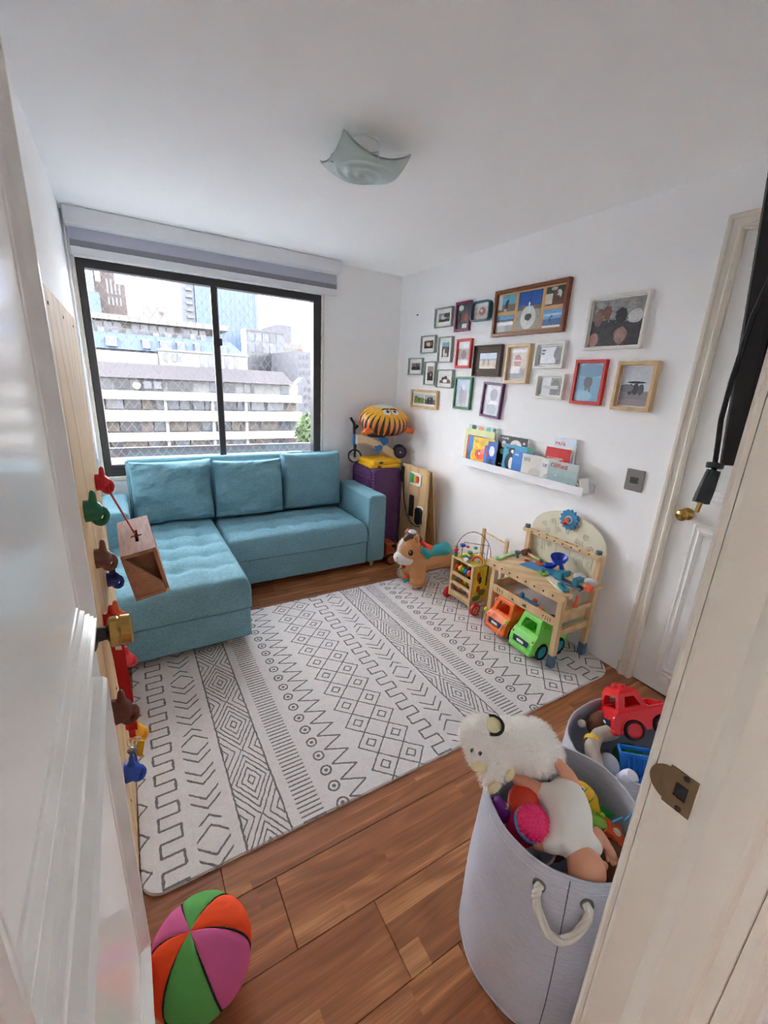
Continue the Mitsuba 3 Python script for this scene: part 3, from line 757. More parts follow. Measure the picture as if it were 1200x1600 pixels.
wv = (.8, -.35, 0)
part(ly, 'strap', cat(ribbon([(-.090, 1.262, .845), (-.083, 1.245, .80), (-.084, 1.235, .70), (-.081, 1.228, .60), (-.079, 1.222, .525), (-.080, 1.22, .487)], .032, wv), ribbon([(-.098, 1.275, .845), (-.091, 1.255, .80), (-.0845, 1.239, .70), (-.081, 1.231, .60), (-.078, 1.225, .525)], .028, (.9, -.2, 0))), 'strap_red', label='red woven strap')
mat('print_white', 'e8e4e0', .6)
for z in (.765, .715, .665, .615):
    part(ly, 'print_mark', ribbon([(-.0835, 1.2405, z + .016), (-.083, 1.2375, z - .014)], .007, wv, .0006), 'print_white')
    part(ly, 'print_mark', ribbon([(-.0835, 1.238, z - .004), (-.083, 1.237, z - .016)], .017, wv, .0006), 'print_white')
part(ly, 'clasp', rbox(-.088, -.072, 1.214, 1.226, .462, .492, .004, 8), 'strap_red')
for c, rr in (((-.082, 1.215, .448), .014), ((-.072, 1.213, .450), .012)):
    a = np.linspace(0, 2 * PI, 20, endpoint=False)
    part(ly, 'key_ring', tube([np.array(c) + rr * np.array([math.cos(x), .25 * math.sin(x), math.sin(x)]) for x in a], .0013, 6, closed=True), 'steel')
key = cat(ext(Point(0, 0).buffer(.011).difference(Point(0, .005).buffer(.003)), .002, 'xz'), ext(Polygon([(-.003, -.008), (.003, -.008), (.003, -.04), (0, -.043), (-.003, -.04)]), .002, 'xz'))
for c, r in (((-.088, 1.208, .425), (0, 6, 10)), ((-.081, 1.205, .424), (0, -4, -20)), ((-.074, 1.209, .427), (0, -12, 30))):
    part(ly, 'key', mv(key, c, r), 'steel')
part(ly, 'fob', mv(rbox(-.010, .010, -.004, .004, -.055, 0, .003, 8), (-.060, 1.205, .452), (0, 12, -15)), 'key_yellow', label='yellow key fob')

# soft ball on the floor
for n, c in (('plush_green', '5fa556'), ('plush_orange', 'f0532b'), ('plush_pink', 'cd6190')):
    mat(n, c, .95, spec=.1, sheen=.6, bump=mikit.proc(_linen_b, 6e-4), bscale=.0012)
mat('seam_black', '15120f', .8)
ba = thing('soft_ball', 'big plush ball with pink, green and orange wedges on the wooden floor by the door', 'ball')
R0 = .121
def gore(a0, a1):
    nu, nv = 14, 28
    def fn(u, v):
        th = v * PI; ph = a0 + u * (a1 - a0)
        r = R0 * (1 - .05 * (np.abs(2 * u - 1) ** 5) * np.sin(th) ** .5 - .06 * np.exp(-(th / .25) ** 2))
        return np.stack([r * np.sin(th) * np.cos(ph), r * np.sin(th) * np.sin(ph), r * np.cos(th)])
    return grid(nu, nv, fn)
for c, m in ((70, 'plush_green'), (10, 'plush_orange'), (-50, 'plush_pink'), (-110, 'plush_green'), (-170, 'plush_orange'), (130, 'plush_pink')):
    part(ba, 'panel', mv(gore(math.radians(c - 30), math.radians(c + 30)), (.02, .79, R0), (3, -9, 0)), m, True)
for c in range(6):
    a = math.radians(40 + 60 * c); th = np.linspace(.02, PI - .02, 30)
    r = R0 * .957 - .06 * R0 * np.exp(-(th / .25) ** 2)
    part(ba, 'seam', mv(tube(np.stack([r * np.sin(th) * math.cos(a), r * np.sin(th) * math.sin(a), r * np.cos(th)], 1), .0027, 6), (.02, .79, R0), (3, -9, 0)), 'seam_black')
# ------------------------------------------------------------------ flat print: each picture is a backdrop with up to six shapes
PR_F, PR_S = [], []


def picture(sky, ground, hz, shapes, amp=.19, rough=13):
    """sky, ground: hex; hz: horizon; shapes: (kind 0 ellipse / 1 box, cx, cy, rx, ry, hex) in picture units."""
    PR_F.append(lin(sky) + lin(ground) + [hz, amp, rough])
    s = list(shapes)[:6] + [(0, 9, 9, .01, .01, '000000')] * (6 - len(shapes))
    PR_S.append([x for q in s for x in (q[0], q[1], q[2], q[3], q[4], *lin(q[5]))])
    return len(PR_F) - 1


def print_uv(idx, m, ax_u, ax_v):
    """uv for a flat mesh: picture index plus position along the two axes (sign gives direction)."""
    def k(ax):
        c = m.vertices[:, abs(ax) - 1]; t = (c - c.min()) / (np.ptp(c) + 1e-12)
        return (t if ax > 0 else 1 - t) * .98 + .01
    return np.stack([idx + k(ax_u), k(ax_v)], 1)


def _print(p, n, uv):
    i = dr.floor(uv.x); u, v = uv.x - i, uv.y; ii = mi.UInt32(mi.Int32(i))
    G = lambda tab, w, k: dr.gather(mi.Float, tab, ii * w + k)
    F, S = mi.Float(np.array(PR_F, np.float32).ravel()), mi.Float(np.array(PR_S, np.float32).ravel())
    f = [G(F, 9, k) for k in range(9)]
    nz = mikit.fbm(u * f[8] + i * 13.7, v * f[8], 0.5, octaves=3)
    t = mikit.smoothstep(-.02, .02, v - f[6] - (nz - .5) * f[7])
    c = mi.Color3f(f[3], f[4], f[5]) * (1 - t) + mi.Color3f(f[0], f[1], f[2]) * t
    c = c * (1 + (nz - .5) * f[7] * 5)
    for k in range(6):
        g = [G(S, 48, k * 8 + q) for q in range(8)]
        a, b = dr.abs(u - g[1]) / g[3], dr.abs(v - g[2]) / g[4]
        dd = dr.select(g[0] < .5, dr.sqrt(a * a + b * b), dr.maximum(a, b)) + (nz - .5) * .25 * f[7] * 8 * dr.select(g[0] < .5, mi.Float(1), mi.Float(0))
        t = 1 - mikit.smoothstep(.92, 1.06, dd)
        c = c * (1 - t) + mi.Color3f(g[5], g[6], g[7]) * (1 + (nz - .5) * f[7] * 3) * t
    return dr.clip(c, 0.003, .9)


# ------------------------------------------------------------------ picture frames on the right wall
for n, c, r in (('frame_sage', '8d978e', .4), ('frame_plum', '7a2c52', .4), ('frame_teal', '1b5560', .3), ('frame_brown', '7a4226', .35), ('frame_white', 'dedbd4', .4), ('frame_red', 'c22a20', .4), ('frame_taupe', '50463f', .5), ('frame_green', '2e7a50', .4), ('frame_purple', '5f2c60', .4), ('mat_white', 'e9e7e2', .8), ('mat_sand', 'd0a877', .8), ('mat_taupe', '675a50', .8)):
    mat(n, c, r)
mat('frame_wood', mikit.proc(_pine), .4)
DK = '26221f'
fig = lambda x, y, s, c, hc=DK: [(0, x, y, .07 * s, .22 * s, c), (0, x, y + .25 * s, .05 * s, .065 * s, hc)]
P_ = {
    'grey_a': picture('8b8a8a', '5a5856', .35, [(0, .45, .55, .22, .3, 'c9c8c5'), (0, .75, .75, .3, .25, '47444a'), (0, .5, .2, .5, .1, '2c2a2a')]),
    'grey_b': picture('4d3b30', '2b2522', .3, [(0, .35, .55, .12, .25, 'b9a89a'), (0, .55, .5, .13, .3, 'd9cfc4'), (0, .8, .55, .12, .25, '7a6656')]),
    'grey_c': picture('6fa3b5', '3b322e', .7, [(0, .55, .4, .2, .35, '6b5348'), (0, .6, .15, .2, .14, 'd8d2cb'), (0, .3, .3, .12, .3, 'e0dcd6')]),
    'grey_d': picture('77797b', '33302f', .45, fig(.3, .45, 1, '2b2a2a') + fig(.6, .5, 1.1, '3a3837') + fig(.8, .45, 1, '2b2a2a')),
    'grey_e': picture('9a9084', '332a27', .55, [(0, .55, .45, .25, .2, '2a201d'), (0, .6, .42, .13, .12, 'c79a86')]),
    'grey_f': picture('dcd9d4', '5d4a3e', .35, [(0, .3, .5, .12, .2, '2e2622'), (0, .55, .55, .14, .3, '3a2c25'), (0, .5, .25, .2, .2, 'e9e6e1'), (0, .8, .3, .1, .2, '6b5346')]),
    'plum': picture('3f5a55', '23302f', .4, [(0, .5, .45, .16, .2, '6d3b34'), (0, .75, .45, .14, .18, '8a4a40'), (0, .25, .45, .12, .2, '1d1b1c'), (1, .68, .12, .2, .09, 'e3dede'), (0, .3, .85, .2, .12, 'c9cfd2')]),
    'teal': picture('d9c8c4', 'c9b4b0', .5, [(1, .5, .9, .5, .12, 'e9e9ea'), (0, .5, .5, .2, .25, '9c6f6a'), (0, .45, .55, .07, .1, 'e0cfc9')]),
    'm1': picture('6aa9c4', '6f6a5e', .42, [(1, .12, .6, .12, .45, 'c9d0d2'), (0, .5, .38, .1, .22, '2e3036'), (0, .57, .62, .06, .09, '2a2622'), (0, .45, .1, .07, .08, 'cfc9c4')]),
    'm2': picture('5c9bc7', '9c9c9e', .72, [(1, .5, .48, .5, .1, 'f0f1f3'), (1, .5, .68, .5, .05, '2d4660'), (1, .3, .2, .25, .2, 'b4b7bb')]),
    'm3': picture('1f55a4', '9a9790', .6, [(1, .5, .57, .5, .05, '6d5c4e'), (0, .5, .32, .32, .3, 'd0cfca'), (0, .5, .33, .14, .09, '34312f'), (0, .5, .54, .09, .07, 'cfe0ea'), (0, .5, .66, .03, .06, 'eef3f6')]),
    'm4': picture('3f4a3a', '6a3f33', .35, [(1, .18, .35, .18, .28, 'd6cbb8'), (0, .4, .88, .16, .1, 'b7bcbc'), (0, .65, .55, .13, .25, 'd9d2cb'), (0, .52, .6, .08, .12, '8a3f35'), (0, .6, .35, .12, .15, '5b3c33')]),
    'm5': picture('6fa8d6', '3f6aa0', .48, [(0, .5, .7, .5, .06, 'b9d4ea'), (0, .36, .42, .05, .16, '2e3a55'), (0, .44, .6, .06, .05, '4a4650'), (1, .45, .06, .45, .06, 'e8eaec')]),
    'group': picture('8f918f', '3d3a3c', .55, [(0, .14, .62, .09, .18, '7d5f56'), (0, .30, .72, .09, .14, '7a4a42'), (0, .58, .64, .11, .16, '33363c'), (0, .84, .6, .14, .14, 'c9c9c8'), (0, .62, .22, .12, .18, '9a7c72'), (0, .1, .15, .1, .16, 'a87a70')], .34, 14),
    'red1': picture('cfd2d8', 'cfcccb', .7, [(1, .5, .48, .5, .22, '9a8e8b'), (0, .5, .45, .22, .18, '7a5a56'), (1, .5, .1, .5, .1, 'e4e3e2')]),
    'beach': picture('aec0d2', 'b9a894', .6, [(1, .5, .58, .5, .06, '8f8a93'), (0, .25, .42, .05, .24, '6d6662'), (0, .55, .42, .05, .24, '6d6662'), (0, .4, .12, .5, .1, 'cbbba8')]),
    'flag': picture('c9bdb6', '8f8b92', .35, [(0, .45, .6, .22, .22, 'b56a5e'), (1, .4, .62, .28, .02, 'e4dcd6'), (1, .33, .3, .3, .12, 'e9e6e4'), (1, .5, .95, .5, .06, 'eceae8')]),
    'note1': picture('8d8e92', '6d6e72', .5, [(1, .42, .5, .33, .45, 'dfe1e8'), (1, .2, .78, .08, .05, '55565c'), (1, .18, .6, .07, .06, '66676c'), (0, .8, .6, .15, .35, '77787c')]),
    'note2': picture('8d8f8a', '77797a', .5, [(1, .3, .5, .2, .5, 'd5d8de'), (0, .7, .5, .22, .4, '72746c'), (1, .5, .45, .35, .1, 'b9bcbc')]),
    'meadow': picture('c3c9c4', '6f8a3a', .62, [(0, .5, .45, .13, .2, '6a5a4c'), (0, .2, .68, .2, .08, '4f6b3a')]),
    'street': picture('a9a9a8', '5b5a5a', .5, [(0, .35, .4, .1, .35, '2b2a2c'), (0, .65, .45, .12, .35, '3a3a3d'), (0, .5, .7, .08, .12, '7a6a60')]),
    'green': picture('bccbe0', 'c3c4cc', .62, [(0, .4, .42, .16, .3, 'a9a6b4'), (0, .65, .38, .14, .26, 'b2aebb'), (0, .5, .72, .1, .1, 'd6d9e2')], .1),
    'sketch': picture('dfe0e6', 'd5d6de', .5, [(0, .55, .68, .22, .2, 'a9acb8'), (1, .62, .42, .28, .05, 'eef0f4'), (0, .5, .2, .3, .18, 'b7bfcb')], .1),
    'sea': picture('9bbdd4', '86b3cf', .62, [(0, .48, .5, .17, .16, '6f6f78'), (0, .5, .8, .6, .17, '7ca3bd'), (1, .42, .26, .03, .12, '77737a'), (1, .56, .27, .03, .12, '77737a'), (0, .3, .15, .4, .14, '9fc4da')], .06),
    'crew': picture('c7ccd4', '8b8488', .38, [(0, .35, .42, .1, .14, '4a4a4e'), (0, .52, .43, .1, .15, '3e3e44'), (0, .7, .42, .1, .14, '505056'), (0, .2, .45, .25, .1, '77777c'), (0, .52, .6, .30, .03, '34343a'), (0, .5, .08, .6, .1, '9a8f92')], .08),
}
FD = {  # y0, y1, z0, z1, frame material, frame width, mat width, depth, mat material, prints, label
    1: (2.802, 3.02, 1.935, 2.078, 'frame_sage', .008, .032, .024, 'mat_white', ['grey_a'], 'sage green framed small landscape photo left of the plum upright frame'),
    2: (2.600, 2.766, 1.891, 2.095, 'frame_plum', .018, .0, .022, 'mat_white', ['plum'], 'plum red framed upright photo beside the teal rounded frame'),
    3: (2.385, 2.575, 1.943, 2.073, 'frame_teal', .010, .0, .040, 'mat_white', ['teal'], 'deep teal picture frame with rounded corners beside the wide brown frame'),
    4: (1.772, 2.350, 1.829, 2.113, 'frame_brown', .020, .0, .030, 'mat_sand', ['m1', 'm2', 'm3', 'm4', 'm5'], 'wide brown wooden frame holding five colour photos'),
    5: (1.300, 1.620, 1.720, 1.986, 'frame_white', .014, .006, .028, 'mat_white', ['group'], 'large white framed group photo collage at the upper right of the wall'),
    6: (2.990, 3.19, 1.748, 1.885, 'frame_sage', .008, .030, .024, 'mat_white', ['grey_b'], 'sage framed landscape photo of three people, left of the sage upright frame'),
    7: (2.773, 2.945, 1.672, 1.864, 'frame_sage', .008, .034, .024, 'mat_white', ['grey_c'], 'sage framed upright photo with a blue sky beside the red upright frame'),
    8: (2.548, 2.718, 1.630, 1.836, 'frame_red', .018, .0, .022, 'mat_white', ['red1'], 'small bright red framed photo left of the taupe frame'),
    9: (2.235, 2.505, 1.572, 1.782, 'frame_taupe', .007, .046, .03, 'mat_taupe', ['beach'], 'dark taupe framed beach photo in the middle of the wall'),
    10: (1.986, 2.185, 1.533, 1.775, 'frame_wood', .018, .014, .032, 'mat_white', ['flag'], 'pine wood framed photo with a white slip of paper, beside the taupe frame'),
    11: (1.737, 1.950, 1.626, 1.776, 'frame_white', .014, .010, .028, 'mat_white', ['note1'], 'white framed grey photo with a paper note, upper of the two below the brown frame'),
    12: (1.704, 1.908, 1.450, 1.596, 'frame_white', .014, .010, .028, 'mat_white', ['note2'], 'white framed pale grey photo, lower of the two below the brown frame'),
    13: (3.150, 3.36, 1.574, 1.713, 'frame_sage', .008, .032, .024, 'mat_white', ['grey_d'], 'sage framed dark landscape photo, leftmost of all the frames'),
    14: (2.960, 3.115, 1.493, 1.682, 'frame_sage', .008, .030, .024, 'mat_white', ['grey_e'], 'sage framed narrow upright portrait with a reddish face'),
    15: (2.730, 2.938, 1.478, 1.619, 'frame_sage', .008, .028, .024, 'mat_white', ['grey_f'], 'sage framed landscape photo, lowest of the sage frames, left of the green frame'),
    16: (2.900, 3.285, 1.299, 1.452, 'frame_wood', .018, .02, .026, 'mat_white', ['meadow', 'street'], 'wide pine framed pair of small photos, lowest at the left'),
    17: (2.502, 2.697, 1.330, 1.566, 'frame_green', .016, .0, .022, 'mat_white', ['green'], 'green framed upright pale photo above the book ledge'),
    18: (2.185, 2.376, 1.295, 1.532, 'frame_purple', .015, .0, .026, 'mat_white', ['sketch'], 'purple framed pale drawing hanging slightly tilted above the books'),
    19: (1.460, 1.650, 1.433, 1.672, 'frame_red', .018, .0, .022, 'mat_white', ['sea'], 'larger red framed photo of a figure by blue water'),
    20: (1.189, 1.391, 1.419, 1.660, 'frame_wood', .018, .008, .034, 'mat_white', ['crew'], 'pine framed photo of three people, rightmost on the wall'),
}
toW = lambda u, v, h: (XR - h, u, v)
wall_prints = []
for k, (y0, y1, z0, z1, fm, fw, mw, dp, mm, pics, lab) in FD.items():
    f = thing('framed_photo', lab, 'picture frame', 'framed photos on the right wall')
    tilt = {18: 3.0}.get(k, 0)
    cy, cz = (y0 + y1) / 2, (z0 + z1) / 2
    Rt = trimesh.transformations.rotation_matrix(math.radians(tilt), (1, 0, 0), (XR, cy, cz))
    if k == 3:
        o = sbox(y0, z0, y1, z1).buffer(-.03).buffer(.03); m = ext(o.difference(o.buffer(-fw)), dp - .001, 'yz', XR - dp)
    else:
        m = ring_frame([(0, .0005), (0, dp), (.002, dp + .001), (fw - .002, dp + .001), (fw, dp - .001), (fw, .008)], y0, y1, z0, z1, toW)
    part(f, 'frame', xf(m, Rt), fm, 25)
    part(f, 'backing', xf(bx(XR - .009, XR - .0005, y0 + fw * .6, y1 - fw * .6, z0 + fw * .6, z1 - fw * .6), Rt), mm, label='mount behind the photo')
    a0, a1, b0, b1 = y0 + fw + mw, y1 - fw - mw, z0 + fw + mw, z1 - fw - mw
    if k == 4:
        W_, H_ = a1 - a0, b1 - b0; g = .014
        c = [0, .29, .345, .665, .72, 1]
        cells = [(c[0], c[1], .5, 1), (c[0], c[1], 0, .5), (c[2] - .02, c[3] + .02, 0, 1), (c[4], c[5], .5, 1), (c[4], c[5], 0, .5)]
        cells = [(a1 - W_ * u1 + .004, a1 - W_ * u0 - .004, b0 + H_ * v0 + .011, b0 + H_ * v1 - .011) for u0, u1, v0, v1 in cells]
    elif k == 16:
        mid = (a0 + a1) / 2; cells = [(mid + .007, a1, b0, b1), (a0, mid - .007, b0, b1)]
    else:
        cells = [(a0, a1, b0, b1)]
    for pc, (p0, p1, q0, q1) in zip(pics, cells):
        pm = bx(XR - .0105, XR - .0091, p0, p1, q0, q1)
        part(f, 'photo', xf(pm, Rt), 'print', uv=print_uv(P_[pc], pm, -2, 3))

nl = thing('wall_nail', 'small dark nail left in the wall above the sage frames', 'nail')
put(nl, cat(cyl((XR - .015, 3.28, 2.06), (XR, 3.28, 2.06), .003, 8), cyl((XR - .016, 3.28, 2.06), (XR - .013, 3.28, 2.06), .007, 10)), 'dark_metal')

# ------------------------------------------------------------------ picture ledge with books
mat('ledge_white', 'e6e6e8', .45)
le = thing('picture_ledge', 'long white picture ledge carrying picture books on the right wall', 'shelf')
part(le, 'shelf', bx(XR - .105, XR - .0005, 1.40, 2.50, .940, .950, .001), 'ledge_white')
part(le, 'front_lip', bx(XR - .112, XR - .102, 1.40, 2.50, .940, .990, .0015), 'ledge_white')
part(le, 'back_strip', bx(XR - .012, XR - .0005, 1.40, 2.50, .950, 1.00, .0015), 'ledge_white')
BK = {
    'teal_edge': picture('b9d8cc', 'c4dccf', .5, [(0, .2, .93, .09, .06, '30343a'), (0, .45, .92, .1, .06, 'e08a6a'), (0, .7, .92, .08, .06, '6fae9e'), (0, .9, .93, .06, .05, '2c5a55')]),
    'lime': picture('d3d79c', 'd8d7a8', .5, [(0, .8, .2, .2, .2, 'c9cf8c')], .05),
    'red_thin': picture('c8382c', 'c8382c', .5, [(1, .5, .5, .3, .1, 'e8c9b0')], .05),
    'blue_thin': picture('2f7fc0', '2a6db0', .4, [(0, .5, .3, .3, .3, 'e5d24a')], .1),
    'yellow': picture('f2c531', 'f0bd2a', .5, [(0, .38, .40, .24, .19, 'e8604a'), (0, .5, .52, .12, .1, 'ef8f7a'), (0, .8, .7, .12, .25, 'e5952a'), (0, .75, .12, .2, .1, '5aa049'), (0, .35, .43, .05, .04, 'f5e9e0')]),
    'sliver': picture('7a5fc0', '3f86c9', .6, [(0, .5, .6, .3, .2, 'e04a5a'), (0, .5, .2, .3, .15, '58b06a')]),
    'blue_kid': picture('3569bf', '2f62b8', .5, [(0, .5, .65, .3, .18, 'e8e6ea'), (0, .5, .25, .25, .15, '233a6e')]),
    'space': picture('23222c', '1d1c24', .5, [(0, .62, .75, .2, .16, 'd9d5cf'), (0, .6, .7, .13, .1, 'b98f7c'), (0, .2, .75, .08, .1, 'c9c8c9'), (0, .2, .55, .11, .08, '7aa08a'), (1, .25, .2, .15, .015, 'b9b8b4'), (0, .88, .85, .04, .03, 'e0dfe0')], .04),
    'puffin': picture('3f9fc6', '3791ba', .5, [(0, .26, .42, .16, .3, '15181c'), (0, .32, .38, .08, .2, 'f0f0ec'), (0, .3, .78, .12, .11, '15181c'), (0, .34, .77, .07, .06, 'f0f0ec'), (0, .46, .74, .07, .05, 'e8902a'), (1, .9, .5, .1, .5, '348a6c')], .04),
    'sky_blue': picture('3f84cc', '3b7cc4', .5, [(0, .75, .45, .14, .2, 'ece7e6'), (0, .6, .16, .2, .14, 'd1323a')], .04),
    'cream_a': picture('d9d3cc', 'dcd6cf', .5, [(0, .65, .3, .28, .22, 'c9c0b8'), (0, .5, .12, .25, .09, 'a5343a')], .04),
    'cream_b': picture('dad3ca', 'ddd6ce', .5, [(0, .3, .35, .2, .26, 'e09a3a'), (0, .3, .33, .12, .17, 'e8b45a')], .04),
    'cream_c': picture('e0dcd8', 'dcd9d4', .5, [(0, .6, .2, .3, .17, '3f4a44'), (0, .4, .3, .18, .13, 'b9bdb9')], .04),
    'red_song': picture('cf2f2c', 'c92b29', .5, [(0, .45, .12, .2, .14, '9fc4de'), (0, .45, .08, .12, .1, 'e9edf0')], .04),
    'tall': picture('dfe6f2', 'd5def0', .5, [(0, .82, .68, .1, .12, 'e8d54a'), (0, .8, .5, .15, .05, '6a8fc0'), (0, .4, .3, .4, .1, 'c9d6ec')], .04),
    'grey_dog': picture('a9bcbc', '9fb4b6', .5, [(1, .5, .87, .5, .13, 'b9c2bf'), (0, .3, .45, .03, .03, 'e4e8e6'), (0, .75, .25, .04, .04, '4f6f55')], .05),
    'board_end': picture('e3dccb', 'dcd4c2', .5, [(0, .45, .4, .25, .2, '8a8f7a'), (0, .5, .35, .15, .1, '4a4d40')], .1),
}
TXT = {'space': ('LA LUNA', .93, .012, 'e8e6e0'), 'puffin': ('Where\'s', .88, .015, '10333f'), 'sky_blue': ('MIS', .86, .013, 'f2f2f2'), 'cream_a': ('DES', .8, .019, '4f6a86'), 'cream_b': ('DES', .8, .019, 'c06a3a'), 'cream_c': ('DE', .76, .019, '50608a'), 'red_song': ('MIS CANCIONES', .72, .0105, 'f6efe6'), 'tall': ('PAPA', .87, .020, 'd0632e'), 'grey_dog': ('Clifford', .83, .024, 'b3262c'), 'yellow': ('Yo', .86, .02, '9a6a1a')}
# y left, y right, height, gap of the foot in front of the wall, lean, thickness
books = [('teal_edge', 2.475, 2.185, .278, .016, .006, .010, 'tall mint board book at the back left of the ledge, only its top edge showing'), ('lime', 2.490, 2.195, .248, .030, .006, .010, 'pale lime green picture book in front of the mint one'),
         ('red_thin', 2.452, 2.30, .205, .043, .006, .006, 'thin red book between the lime book and the blue one'), ('blue_thin', 2.425, 2.26, .203, .052, .006, .006, 'thin blue book just behind the yellow one'), ('yellow', 2.362, 2.15, .200, .062, .006, .008, 'bright yellow picture book with an orange pink shape'),
         ('sliver', 2.232, 2.165, .155, .073, .006, .005, 'narrow purple and green booklet at the right of the yellow book'), ('blue_kid', 2.195, 2.11, .190, .081, .006, .005, 'blue booklet leaning beside the black space book'),
         ('space', 2.140, 1.892, .242, .036, .008, .009, 'black picture book with planets and a moon'), ('puffin', 2.062, 1.822, .192, .056, .008, .012, 'blue puffin picture book with a green spine edge'), ('sky_blue', 1.962, 1.79, .162, .074, .006, .009, 'small sky blue book in front of the puffin book'),
         ('cream_a', 1.870, 1.70, .158, .086, .004, .006, 'cream book with a grey shape, first of three cream books'), ('cream_b', 1.788, 1.608, .158, .078, .004, .006, 'cream book with an orange shape, second of three cream books'), ('tall', 1.700, 1.552, .285, .020, .006, .014, 'tall white book with orange title behind the red book'), ('red_song', 1.733, 1.560, .222, .042, .006, .010, 'red board book with white title'),
         ('cream_c', 1.715, 1.60, .150, .089, .002, .004, 'white book with a dark figure, third of three cream books'), ('grey_dog', 1.662, 1.462, .155, .093, .002, .004, 'grey green book with a red title at the right end of the row')]
for nm, yl, yr, h, gap, lean, th, lab in books:
    bk = thing('picture_book', lab, 'book', 'picture books on the ledge')
    sh = np.eye(4); sh[0, 2] = lean / h                      # leans towards the wall
    M = frame_at((XR - gap, yr, .9505), (1, 0, 0), (0, 1, 0), (0, 0, 1)) @ sh
    w = yl - yr
    m = bx(-th, 0, 0, w, 0, h, .0008); part(bk, 'pages', xf(m, M), 'mat_white')
    cm = bx(-th - .0012, -th, -.001, w + .001, 0, h + .001); part(bk, 'cover', xf(cm, M), 'print', uv=print_uv(BK[nm], cm, -2, 3))
    if nm in TXT:
        s, fz, hh, col = TXT[nm]; key = 'ink_' + col
        if key not in scene: mat(key, col, .6)
        tm = meshkit.text_mesh(s, hh, .0004, bold=True); tw = np.ptp(tm.vertices[:, 0]); sc = min(1, (w * .86) / tw)
        V = tm.vertices * [sc, 1, 1]; V = np.stack([-th - .0016 - V[:, 2] * 0 - V[:, 2], w * .93 - V[:, 0], h * fz - hh / 2 + V[:, 1]], 1)
        part(bk, 'title', xf(trimesh.Trimesh(V, tm.faces, process=False), M), key, label='printed title')
be = thing('board_book', 'open cream board book leaning on its side at the right end of the ledge', 'book')
sh = Polygon([(0, 0), (.014, 0), (.120, .062), (.112, .074), (.02, .07)])
for q, (a, o) in enumerate(((0, 0), (9, .012))):
    m = ext(Polygon([(0, 0), (.118, 0), (.118, .006), (0, .006)]), .075, 'xy', 0)
    m = mv(m, (0, 0, 0), (0, 0, 0)); V = m.vertices; m.vertices = np.stack([-V[:, 2], -V[:, 0], V[:, 1]], 1)
    m = mv(m, (XR - .022, 1.538 + .002 * q, .952 + .058 * (1 - q) + .01 * q), ((30, 52)[q] if q == 0 else 12, 0, 0))
    part(be, 'page_block', m, 'mat_white' if q else 'print', uv=print_uv(BK['board_end'], m, -2, 1))
part(be, 'page_block', mv(bx(-.075, 0, -.006, 0, 0, .085), (XR - .022, 1.425, .9505), (-14, 0, 0)), 'mat_white')
scene['print'] = {'type': 'twosided', 'bsdf': {'type': 'principled', 'base_color': mikit.proc(_print), 'roughness': .3, 'specular': .4}}

# ------------------------------------------------------------------ socket, ceiling lamp, television
mat('plate_grey', '7a7470', .4); mat('socket_dark', '3a3633', .5)
ws = thing('wall_socket', 'grey wall socket plate with a dark centre on the right wall by the closet door', 'wall socket')
part(ws, 'plate', rbox(XR - .010, XR - .0003, 1.146, 1.240, 1.018, 1.130, .004, 8), 'plate_grey', 25)
part(ws, 'socket', bx(XR - .0125, XR - .0095, 1.172, 1.214, 1.058, 1.090, .001), 'socket_dark')
for dy in (-.010, 0, .010): part(ws, 'hole', lathe([(0, 0), (.0025, 0), (.0025, .001)], 10, 'x', (XR - .0131, 1.193 + dy, 1.074)), 'black')

mat('lamp_glass', 'b9c9c6', .35, spec=.5, spec_trans=0.0); mat('lamp_relief', 'aebfbc', .35)
cl = thing('ceiling_light', 'square frosted glass ceiling light with upturned corners and a spiral relief', 'ceiling light')
ly0 = (.930, 1.820)
def shade(u, v, off=0.0):
    a, b = (u - .5) * 2, (v - .5) * 2
    r = np.hypot(a, b)
    ph = np.arctan2(b, a)
    sp = .5 + .5 * np.cos((r * 3.3 - ph / (2 * PI)) * 2 * PI); sp = sp ** 2 * np.clip(1.02 - r, 0, 1) ** .35 * (r < 1.0)
    z = 2.2900 + .030 * (np.abs(a) ** 2.1 * np.abs(b) ** 2.1) + .016 * r ** 2 - .010 * sp + off
    return np.stack([ly0[0] + a * .146, ly0[1] + b * .128, z])
g1, g2 = grid(61, 61, lambda u, v: shade(u, v)), grid(61, 61, lambda u, v: shade(u, v, .006))
part(cl, 'shade', cat(g1, g2), 'lamp_glass', True, label='pale green frosted glass shade')
part(cl, 'base', cat(cyl((*ly0, 2.338), (*ly0, 2.3995), .062, 28), cyl((*ly0, 2.392), (*ly0, 2.3998), .07, 28)), 'white_plain', 30)
for dx, dy in ((.122, .0), (-.122, .0), (0, .112), (0, -.112)):
    sx, sy = np.sign(dx) * .0135, np.sign(dy) * .0125
    part(cl, 'clip', tube([(ly0[0] + dx * .5, ly0[1] + dy * .5, 2.345), (ly0[0] + dx + sx * 1.15, ly0[1] + dy + sy * 1.15, 2.326), (ly0[0] + dx + sx * 1.15, ly0[1] + dy + sy * 1.15, 2.303), (ly0[0] + dx + sx * .6, ly0[1] + dy + sy * .6, 2.302)], .0028, 8), 'steel')

